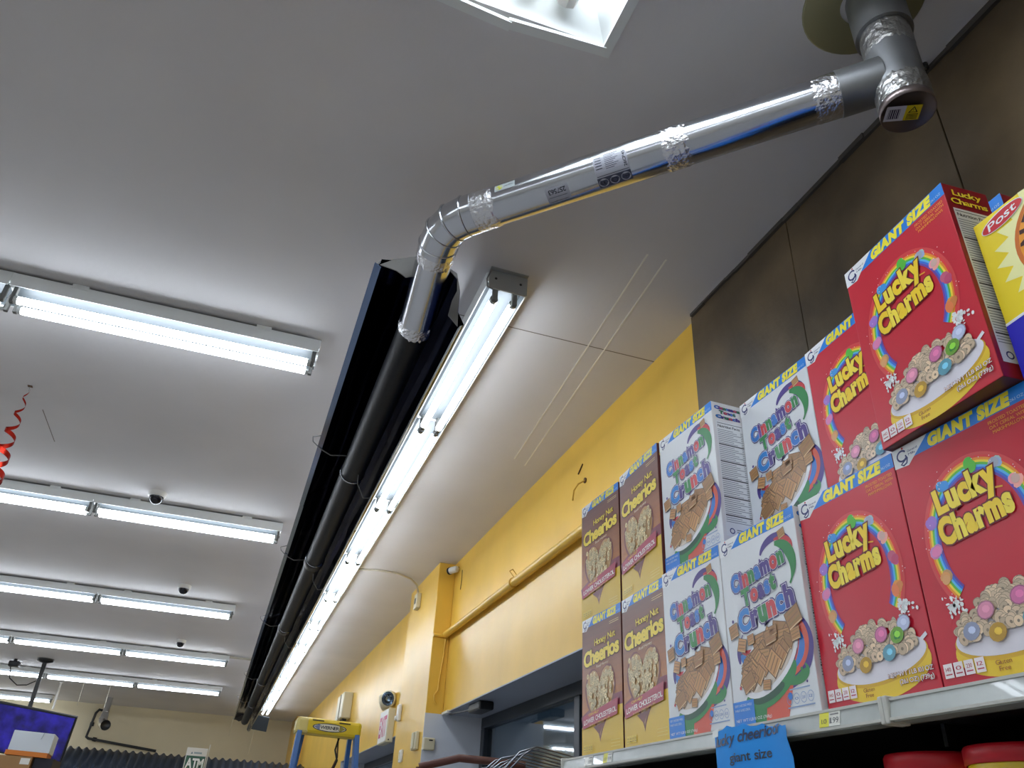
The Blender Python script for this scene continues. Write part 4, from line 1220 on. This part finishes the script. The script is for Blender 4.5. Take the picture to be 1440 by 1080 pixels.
t = empty('siren_box', (XW, 10.1, 2.95), label='tall cream alarm box on the yellow wall above the ladder', cat='alarm')
MB().box((1.30, 9.95, 2.80), (XW, 10.45, 3.09)).build('case', M_cream, t, bevel=0.012)
MB().box((1.295, 10.15, 2.81), (1.301, 10.20, 3.08)).build('seam', mat('alarm_case_seam', (120, 112, 90), 0.7), t)  # seam strip in a darker tone than the case
for y in (10.02, 10.12, 10.22): MB().box((1.33, y, 2.775), (1.38, y + 0.05, 2.80)).build('terminal', M_black, t)
# door closer on the soffit
t = empty('door_closer', (1.50, 4.88, HDR - 0.006), label='dark door closer fixed under the blue grey window soffit', cat='door closer')
MB().box((1.44, 4.80, HDR - 0.056), (1.535, 5.04, HDR - 0.006)).build('body', M_black, t, bevel=0.01)
MB().bar((1.47, 5.03, HDR - 0.03), (1.425, 5.42, HDR - 0.02), 0.014, 0.008).build('arm', M_black, t)

# ------------------------------------------------------------------ ceiling cameras, hanging things
for i, (x, y, where) in enumerate(((-0.68, 5.04, 'just in front of the second cross row'), (-0.55, 7.24, 'just in front of the third cross row'), (-0.62, 9.66, 'just in front of the fourth cross row'))):
    t = empty('dome_camera', (x, y, CEIL), label='small dark dome camera on the ceiling %s' % where, cat='camera', group='dome cameras on the ceiling')
    MB().lathe([(0.055, 0), (0.055, -0.022), (0.046, -0.032), (0.042, -0.032)], (x, y, CEIL), (0, 0, 1), 20).build('base', M_whiteplastic, t)
    MB().lathe([(0.043, -0.030), (0.041, -0.048), (0.030, -0.066), (0.014, -0.076), (0, -0.078)], (x, y, CEIL), (0, 0, 1), 20).build('dome', mat('smoked_dome', (22, 24, 34), 0.12), t)
# spiral foil ribbon
t = empty('spiral_decoration', (-1.215, 3.85, CEIL), label='red metallic spiral streamer hanging from the ceiling at the left edge', cat='decoration')
mb = MB(); n = 120
for k in range(n + 1):
    q = k / n
    an = q * 2 * PI * 5.5; rad = 0.006 + 0.045 * q
    z = CEIL - 0.02 - 0.50 * q ** 1.05; wd = 0.004 + 0.014 * q
    for s_ in (-1, 1):
        mb.v.append((-1.215 + rad * math.cos(an), 3.85 + rad * math.sin(an), z + s_ * wd))
for k in range(n): mb.face((2 * k, 2 * k + 1, 2 * k + 3, 2 * k + 2), True)
mb.build('streamer', mat('red_foil', (190, 50, 36), 0.18, metal=1.0), t, recalc=False)
MB().tube([(-1.215, 3.85, CEIL), (-1.213, 3.85, CEIL - 0.03)], 0.0015, 5).build('thread', M_greymetal, t)
MB().box((-1.225, 3.842, CEIL - 0.004), (-1.205, 3.858, CEIL)).build('tape', mat('dark_rust', (88, 60, 30), 0.7), t)
# conduit from the fourth row to the heater
t = empty('light_conduit', (0.05, 10.3, CEIL), label='thin pale conduit from the fourth cross row to the black heater', cat='conduit')
MB().tube([(-0.08, 10.33, CEIL - 0.012), (0.30, 10.33, CEIL - 0.012)], 0.007, 8).build('pipe', mat('pale_cable', (196, 190, 172), 0.6), t)
MB().tube([(-0.08, 10.27, CEIL - 0.012), (0.30, 10.27, CEIL - 0.012)], 0.007, 8).build('pipe', mat('pale_cable', (196, 190, 172), 0.6), t)

# television on a ceiling pole
TVY = 11.6
t = empty('television', (-2.12, TVY, 2.6), label='flat television with a dark blue screen hung from the ceiling on a black pole', cat='television')
MB().lathe([(0.10, CEIL), (0.10, CEIL - 0.03), (0.04, CEIL - 0.05), (0.025, CEIL - 0.05)], (-2.33, 11.95, 0), (0, 0, 1), 16).build('ceiling_plate', M_black, t)
MB().tube([(-2.33, 11.95, CEIL - 0.03), (-2.33, 11.95, 2.66)], 0.026, 12).build('pole', M_black, t)
ce = Vector((-2.18, 11.55, 2.50)); az = Vector((0.10, -0.34, 0.93)).normalized(); ax = Vector((1.0, 0.02, -0.13)); ax = (ax - az * ax.dot(az)).normalized(); ay = az.cross(ax)
MB().obox(ce, ax, ay, az, (0.475, 0.025, 0.275)).build('housing', M_black, t, bevel=0.006)
scr = bpy.data.materials.new('tv_screen'); scr.use_nodes = True
nt = scr.node_tree; b = nt.nodes['Principled BSDF']
tc = nt.nodes.new('ShaderNodeTexCoord'); nz = nt.nodes.new('ShaderNodeTexNoise'); nz.inputs['Scale'].default_value = 7; nz.inputs['Detail'].default_value = 5
rp = nt.nodes.new('ShaderNodeValToRGB'); rp.color_ramp.elements[0].position = 0.35; rp.color_ramp.elements[1].position = 0.72
rp.color_ramp.elements[0].color = lin((14, 8, 66)); rp.color_ramp.elements[1].color = lin((52, 40, 190))
nt.links.new(tc.outputs['Object'], nz.inputs['Vector']); nt.links.new(nz.outputs['Fac'], rp.inputs['Fac']); nt.links.new(rp.outputs['Color'], b.inputs['Emission Color'])
b.inputs['Emission Strength'].default_value = 0.28; b.inputs['Base Color'].default_value = (0.01, 0.01, 0.03, 1); b.inputs['Roughness'].default_value = 0.2
MB().obox(ce - ay * 0.0255, ax, ay, az, (0.455, 0.001, 0.255)).build('screen', scr, t)
MB().obox(ce + ay * 0.04, ax, ay, az, (0.12, 0.02, 0.12)).build('mount', M_black, t)
MB().obox(ce - ay * 0.027 - ax * 0.43 + az * 0.19, ax, ay, az, (0.012, 0.001, 0.045)).build('sticker', M_whiteplastic, t)
t = empty('pole_camera', (-2.72, 12.2, CEIL), label='small black camera with a looping cable beside the television pole', cat='camera')
MB().box((-2.79, 12.15, CEIL - 0.10), (-2.66, 12.25, CEIL - 0.03)).build('body', M_black, t, bevel=0.015)
MB().tube([(-2.725, 12.2, CEIL - 0.03), (-2.725, 12.2, CEIL)], 0.02, 8).build('stem', M_black, t)
MB().tube([(-2.76, 12.2, CEIL - 0.09), (-2.72, 12.2, CEIL - 0.24), (-2.60, 12.15, CEIL - 0.32), (-2.47, 12.05, CEIL - 0.32), (-2.37, 11.99, CEIL - 0.27)], 0.007, 6).build('cable', M_black, t)

# stacked cartons under the television
t = empty('white_carton', (-1.28, 7.0, 2.0), label='white carton with an orange base strip stacked on the cardboard box', cat='carton')
MB().obox((-1.285, 7.15, 2.085), (1, 0.06, -0.02), (-0.06, 1, 0), (0.02, 0, 1), (0.135, 0.15, 0.065)).build('body', mat('white_card', (214, 222, 230), 0.6), t, bevel=0.003)
MB().obox((-1.295, 7.15, 2.005), (1, 0.06, -0.02), (-0.06, 1, 0), (0.02, 0, 1), (0.137, 0.152, 0.016)).build('base_strip', mat('orange_card', (222, 130, 50), 0.6), t, bevel=0.002)
MB().obox((-1.215, 6.995, 2.125), (1, 0.06, -0.02), (-0.06, 1, 0), (0.25, 0, 1), (0.0015, 0.003, 0.022)).build('flap_seam', mat('card_flap_seam', (150, 158, 168), 0.8), t)  # flap seam strip in a darker grey than the card
t = empty('cardboard_box', (-1.38, 7.1, 1.6), label='brown cardboard box with a shipping label under the white carton', cat='carton')
MB().box((-1.62, 6.98, 1.62), (-1.235, 7.42, 1.986)).build('body', mat('brown_card', (168, 128, 82), 0.7, var=0.06), t, bevel=0.004)
MB().box((-1.305, 6.978, 1.935), (-1.245, 6.981, 1.975)).build('shipping_label', M_whiteplastic, t)
MB().box((-1.62, 6.9785, 1.78), (-1.235, 6.9805, 1.82)).build('packing_tape', mat('packing_tape', (186, 152, 104), 0.25), t)
t = empty('stock_rack', (-1.35, 7.3, 0), label='dark stock rack that carries the cartons below the television', cat='rack')
for x in (-1.75, -1.0):
    for y in (6.95, 7.55): MB().box((x - 0.02, y - 0.02, 0), (x + 0.02, y + 0.02, 1.6)).build('post', M_black, t)
for z in (0.3, 0.95, 1.595): MB().box((-1.78, 6.93, z - 0.02), (-0.98, 7.58, z + 0.022)).build('deck', M_black, t)
MB().box((-1.225, 7.02, 1.619), (-1.10, 7.40, 1.985)).build('crate', mat('dark_navy_card', (20, 20, 34), 0.6), t)

# ------------------------------------------------------------------ back of the shop
# corrugated awning
t = empty('corrugated_awning', (-0.4, 14.0, 2.3), label='dark corrugated metal awning across the back of the shop', cat='awning')
mb = MB(); x0, x1 = -2.14, 1.38; pitch_ = 0.108; n = int((x1 - x0) / pitch_ * 8)
ya, za, yb, zb = 14.05, 2.545, 12.95, 2.02
nn = Vector((0, za - zb, ya - yb)).normalized()
nn = Vector((0, -(za - zb), (ya - yb))).normalized()
for dz in (0, -0.004):
    for k in range(n + 1):
        x = x0 + (x1 - x0) * k / n
        h = 0.020 * math.cos(2 * PI * (x - x0) / pitch_) + dz
        mb.v.append((x, ya + nn.y * h, za + nn.z * h)); mb.v.append((x, yb + nn.y * h, zb + nn.z * h))
for s_ in (0, 1):
    b0 = s_ * 2 * (n + 1)
    for k in range(n): mb.face((b0 + 2 * k, b0 + 2 * k + 1, b0 + 2 * k + 3, b0 + 2 * k + 2), True)
for k in range(n):
    q = 2 * (n + 1); mb.face((2 * k, 2 * k + 2, q + 2 * k + 2, q + 2 * k)); mb.face((2 * k + 1, 2 * k + 3, q + 2 * k + 3, q + 2 * k + 1))
mb.build('corrugated_sheet', mat('navy_corrugated_steel', (48, 60, 78), 0.35, metal=0.4), t)
MB().bar((x0 - 0.03, ya, za + 0.02), (x0 - 0.03, yb, zb + 0.02), 0.06, 0.012, up=nn).build('edge_flashing', mat('zinc_flashing', (120, 128, 134), 0.35, metal=0.8), t)
MB().bar((x0 - 0.06, ya + 0.03, za + 0.05), (x0 + 0.03, ya - 0.10, za + 0.06), 0.03, 0.03).build('corner_fold', mat('zinc_flashing', (120, 128, 134), 0.35, metal=0.8), t)
for x in (-1.9, -0.4, 1.1):
    MB().bar((x, YB - 0.03, 1.7), (x, 13.1, 2.02), 0.04, 0.04).build('support_arm', M_black, t)
    MB().bar((x, YB - 0.03, 2.40), (x, 14.05, 2.50), 0.04, 0.04).build('support_arm', M_black, t)
# ATM sign standing in front of it
t = empty('atm_sign', (-0.23, 12.4, 2.2), label='white and green ATM sign standing in front of the dark awning', cat='sign')
MB().box((-0.37, 12.40, 2.12), (-0.10, 12.46, 2.545)).build('panel', M_whiteplastic, t, bevel=0.006)
o1 = t.location.copy()
a = Art(lambda x, y, l: Vector((-0.37 + x, 12.3995 - l * 4, 2.12 + y)) - o1)
a.rect(0.012, 0.07, 0.258, 0.325, (38, 92, 70), 1)
a.text('ATM', 0.135, 0.235, 0.215, 0.115, (240, 244, 240), 2, bold=0.04, outline=((16, 44, 34), 0.08))
a.rect(0.03, 0.09, 0.24, 0.15, (70, 150, 90), 2)
a.poly([(0.06, 0.345), (0.085, 0.352), (0.072, 0.375)], (70, 110, 130), 1); a.rect(0.10, 0.352, 0.20, 0.372, (150, 170, 176), 1)
a.build('lettering', t)
MB().box((-0.09, 12.42, 2.12), (-0.082, 12.44, 2.60)).build('side_rail', M_whitemetal, t)
MB().tube([(-0.235, 12.43, 0), (-0.235, 12.43, 2.13)], 0.03, 10).build('post', M_greymetal, t)
MB().lathe([(0.25, 0), (0.25, 0.02), (0.03, 0.04)], (-0.235, 12.43, 0), (0, 0, 1), 20).build('base', M_black, t)
# dark sprinkler pipe
t = empty('sprinkler_pipe', (-2.0, 16.1, 2.9), label='black angled pipe running down and along the beige back wall', cat='pipe')
YP = 16.12
MB().tube([(-1.90, YP, 3.27), (-2.06, YP, 3.30), (-2.10, YP, 3.24), (-2.14, YP, 2.86), (-2.10, YP, 2.835), (-0.98, YP, 2.725)], 0.022, 10).build('pipe', M_black, t)
for (x, z) in ((-2.11, 3.06), (-2.0, 2.828)): MB().lathe([(0.034, -0.03), (0.034, 0.03)], (x, YP, z), (0, 0, 1) if z > 3 else (1, 0, -0.1), 12).build('coupling', M_black, t)
# steel vent elbow
t = empty('vent_elbow', (-1.80, 15.2, CEIL), label='shiny steel vent pipe with an elbow hanging by the back wall', cat='duct')
vp = [(-1.83, 15.2, CEIL), (-1.84, 15.2, 3.18), (-1.84, 15.18, 3.06), (-1.82, 15.10, 2.985), (-1.78, 15.00, 2.96), (-1.75, 14.93, 2.955)]
MB().tube(vp, [0.045, 0.05, 0.066, 0.075, 0.075, 0.072], 20, cap=False).build('elbow_pipe', M_duct, t)
MB().lathe([(0, 0), (0.076, 0), (0.078, 0.01)], (-1.757, 14.945, 2.9555), (0.35, -0.9, -0.05), 20).build('dark_mouth', M_black, t)
for p_, rb in ((vp[1], 0.052), (vp[2], 0.068)): MB().torus(p_, (0, 0.4 if p_ is not vp[1] else 0, 1), rb, 0.006, 20, 6).build('bead', M_duct, t)
# hanging wires and rod
t = empty('hanging_rod', (-2.42, 14.0, CEIL), label='bright white rod hanging from the ceiling near the television', cat='rod')
MB().tube([(-2.42, 14.0, CEIL), (-2.42, 14.0, 3.02)], 0.016, 8).build('rod', M_whiteplastic, t)
MB().lathe([(0.03, 0), (0.03, -0.01), (0.016, -0.015)], (-2.42, 14.0, CEIL), (0, 0, 1), 10).build('base', M_whiteplastic, t)
for x, w_ in ((-2.02, 'nearer the television'), (-1.66, 'above the steel vent elbow')):
    t = empty('hanging_wire', (x, 13.4, CEIL), label='thin pale wire hanging from the ceiling %s' % w_, cat='wire', group='hanging wires at the back')
    MB().tube([(x, 13.4, CEIL), (x, 13.4, CEIL - 0.36)], 0.004, 5).build('wire', mat('pale_cable', (196, 190, 172), 0.6), t)
    MB().lathe([(0.012, 0), (0.012, -0.008), (0.004, -0.012)], (x, 13.4, CEIL), (0, 0, 1), 8).build('eyelet', M_greymetal, t)

# ------------------------------------------------------------------ step ladder
LY = 5.3
t = empty('step_ladder', (0.62, LY + 0.3, 0), label='step ladder with a yellow top cap and blue rails in the aisle', cat='ladder')
M_lyel = mat('yellow_ladder_cap', (226, 196, 40), 0.4)
M_lblue = mat('blue_fibreglass', (58, 104, 168), 0.4)
M_lgrey = mat('ladder_aluminium', (170, 172, 174), 0.35, metal=0.8)
cx = 0.635; capz = 2.222; hw = 0.198
ang = Vector((1, 0.0, -0.02)).normalized()
MB().obox((cx, LY + 0.07, capz - 0.045), ang, (0, 1, 0), (0.02, 0, 1), (hw, 0.075, 0.045)).build('top_cap', M_lyel, t, bevel=0.018)
MB().obox((cx - hw + 0.035, LY + 0.069, capz - 0.044), ang, (0, 1, 0), (0.02, 0, 1), (0.04, 0.077, 0.0465)).build('cap_corner', mat('worn_cream_cap', (214, 196, 120), 0.5), t, bevel=0.018)
o2 = t.location.copy()
a = Art(lambda x, y, l: Vector((cx + x, LY - 0.0065 - l * 3, capz - 0.045 + y - 0.02 * x)) - o2)
a.ell(0.0, -0.004, 0.105, 0.024, (60, 62, 70), 1, 32); a.ell(0.0, -0.004, 0.098, 0.019, (224, 220, 200), 2, 32)
a.poly([(-0.098, -0.004), (-0.06, 0.014), (-0.06, -0.022)], (120, 128, 160), 3); a.poly([(0.098, -0.004), (0.06, 0.014), (0.06, -0.022)], (150, 140, 60), 3)
a.text('WERNER', 0.0, -0.004, 0.115, 0.018, (40, 42, 50), 4, bold=0.02)
a.rect(-0.11, 0.028, -0.04, 0.035, (60, 50, 20), 1); a.rect(0.055, 0.026, 0.125, 0.033, (60, 50, 20), 1)
a.build('logo_print', t)
feet = []
for s_ in (-1, 1):
    tp_ = Vector((cx + s_ * (hw - 0.022), LY + 0.03, capz - 0.08)); bt = Vector((cx + s_ * (hw + 0.11), LY - 0.42, 0.0))
    MB().bar(tp_, bt, 0.030, 0.075, up=(0, -1, 0.2)).build('front_rail', M_lblue, t, bevel=0.004)
    tq = Vector((cx + s_ * (hw - 0.05), LY + 0.11, capz - 0.08)); bq = Vector((cx + s_ * (hw + 0.06), LY + 0.90, 0.0))
    MB().bar(tq, bq, 0.026, 0.05, up=(0, 1, 0.4)).build('rear_rail', M_lblue, t, bevel=0.003)
    for q in (0.18, 0.5): MB().bar(tp_.lerp(bt, q), tq.lerp(bq, q), 0.012, 0.02).build('spreader', M_lgrey, t)
    for q in (tp_, ): pass
    feet.append((tp_, bt))
    MB().obox(bt + Vector((0, 0, 0.02)), (1, 0, 0), (0, 1, 0), (0, 0, 1), (0.024, 0.05, 0.02)).build('foot', M_black, t)
for k in range(1, 8):
    q = k / 8.0
    a0 = feet[0][0].lerp(feet[0][1], q); a1 = feet[1][0].lerp(feet[1][1], q)
    MB().bar(a0, a1, 0.08, 0.02, up=(0, 0, 1)).build('step', M_lgrey, t, bevel=0.003)
MB().tube([(cx + 0.08, LY + 0.10, capz - 0.09), (cx + 0.065, LY + 0.09, capz - 0.16), (cx + 0.085, LY + 0.08, capz - 0.22), (cx + 0.06, LY + 0.09, capz - 0.30), (cx + 0.09, LY + 0.09, capz - 0.36)], 0.006, 6).build('hanging_cord', M_black, t)
MB().tube([(cx + 0.075, LY + 0.10, capz - 0.09), (cx + 0.085, LY + 0.09, capz - 0.2), (cx + 0.055, LY + 0.08, capz - 0.28), (cx + 0.08, LY + 0.09, capz - 0.34)], 0.005, 6).build('hanging_cord', mat('brown_cord', (90, 60, 44), 0.6), t)

# ------------------------------------------------------------------ wire display rack behind the cereal shelf
t = empty('wire_rack', (1.0, 3.0, 0), label='wire display rack with a brown top bar in front of the window', cat='rack')
M_wire = mat('chrome_wire', (150, 154, 164), 0.25, metal=1.0)
MB().tube([(0.72, 3.12, 1.835), (0.86, 3.08, 1.872), (0.98, 3.05, 1.868), (1.10, 3.02, 1.860)], 0.014, 10).build('top_bar', mat('brown_wood_bar', (96, 54, 44), 0.5), t)
for k in range(9):
    y = 2.72 + k * 0.045
    c = 0.03 * math.sin(k * 1.3)
    MB().tube([(0.90 + c, y, 1.80), (0.97 + c, y, 1.875 - 0.004 * k), (1.03, y, 1.895 - 0.004 * k), (1.14, y - 0.02, 1.875 - 0.004 * k), (1.28, y - 0.02, 1.84)], 0.0028, 6).build('wire', M_wire, t)
for x in (0.90, 1.28):
    MB().tube([(x, 2.68, 1.80), (x, 3.12, 1.80)], 0.004, 6).build('side_wire', M_wire, t)
    for y in (2.70, 3.10): MB().tube([(x, y, 0), (x, y, 1.80)], 0.008, 8).build('leg', M_wire, t)
for z in (0.4, 0.9, 1.4):
    for k in range(6): MB().tube([(0.90, 2.70 + k * 0.08, z), (1.28, 2.70 + k * 0.08, z)], 0.003, 6).build('shelf_wire', M_wire, t)
MB().tube([(0.72, 3.12, 0), (0.72, 3.12, 1.835)], 0.012, 8).build('post', mat('brown_wood_bar', (96, 54, 44), 0.5), t)
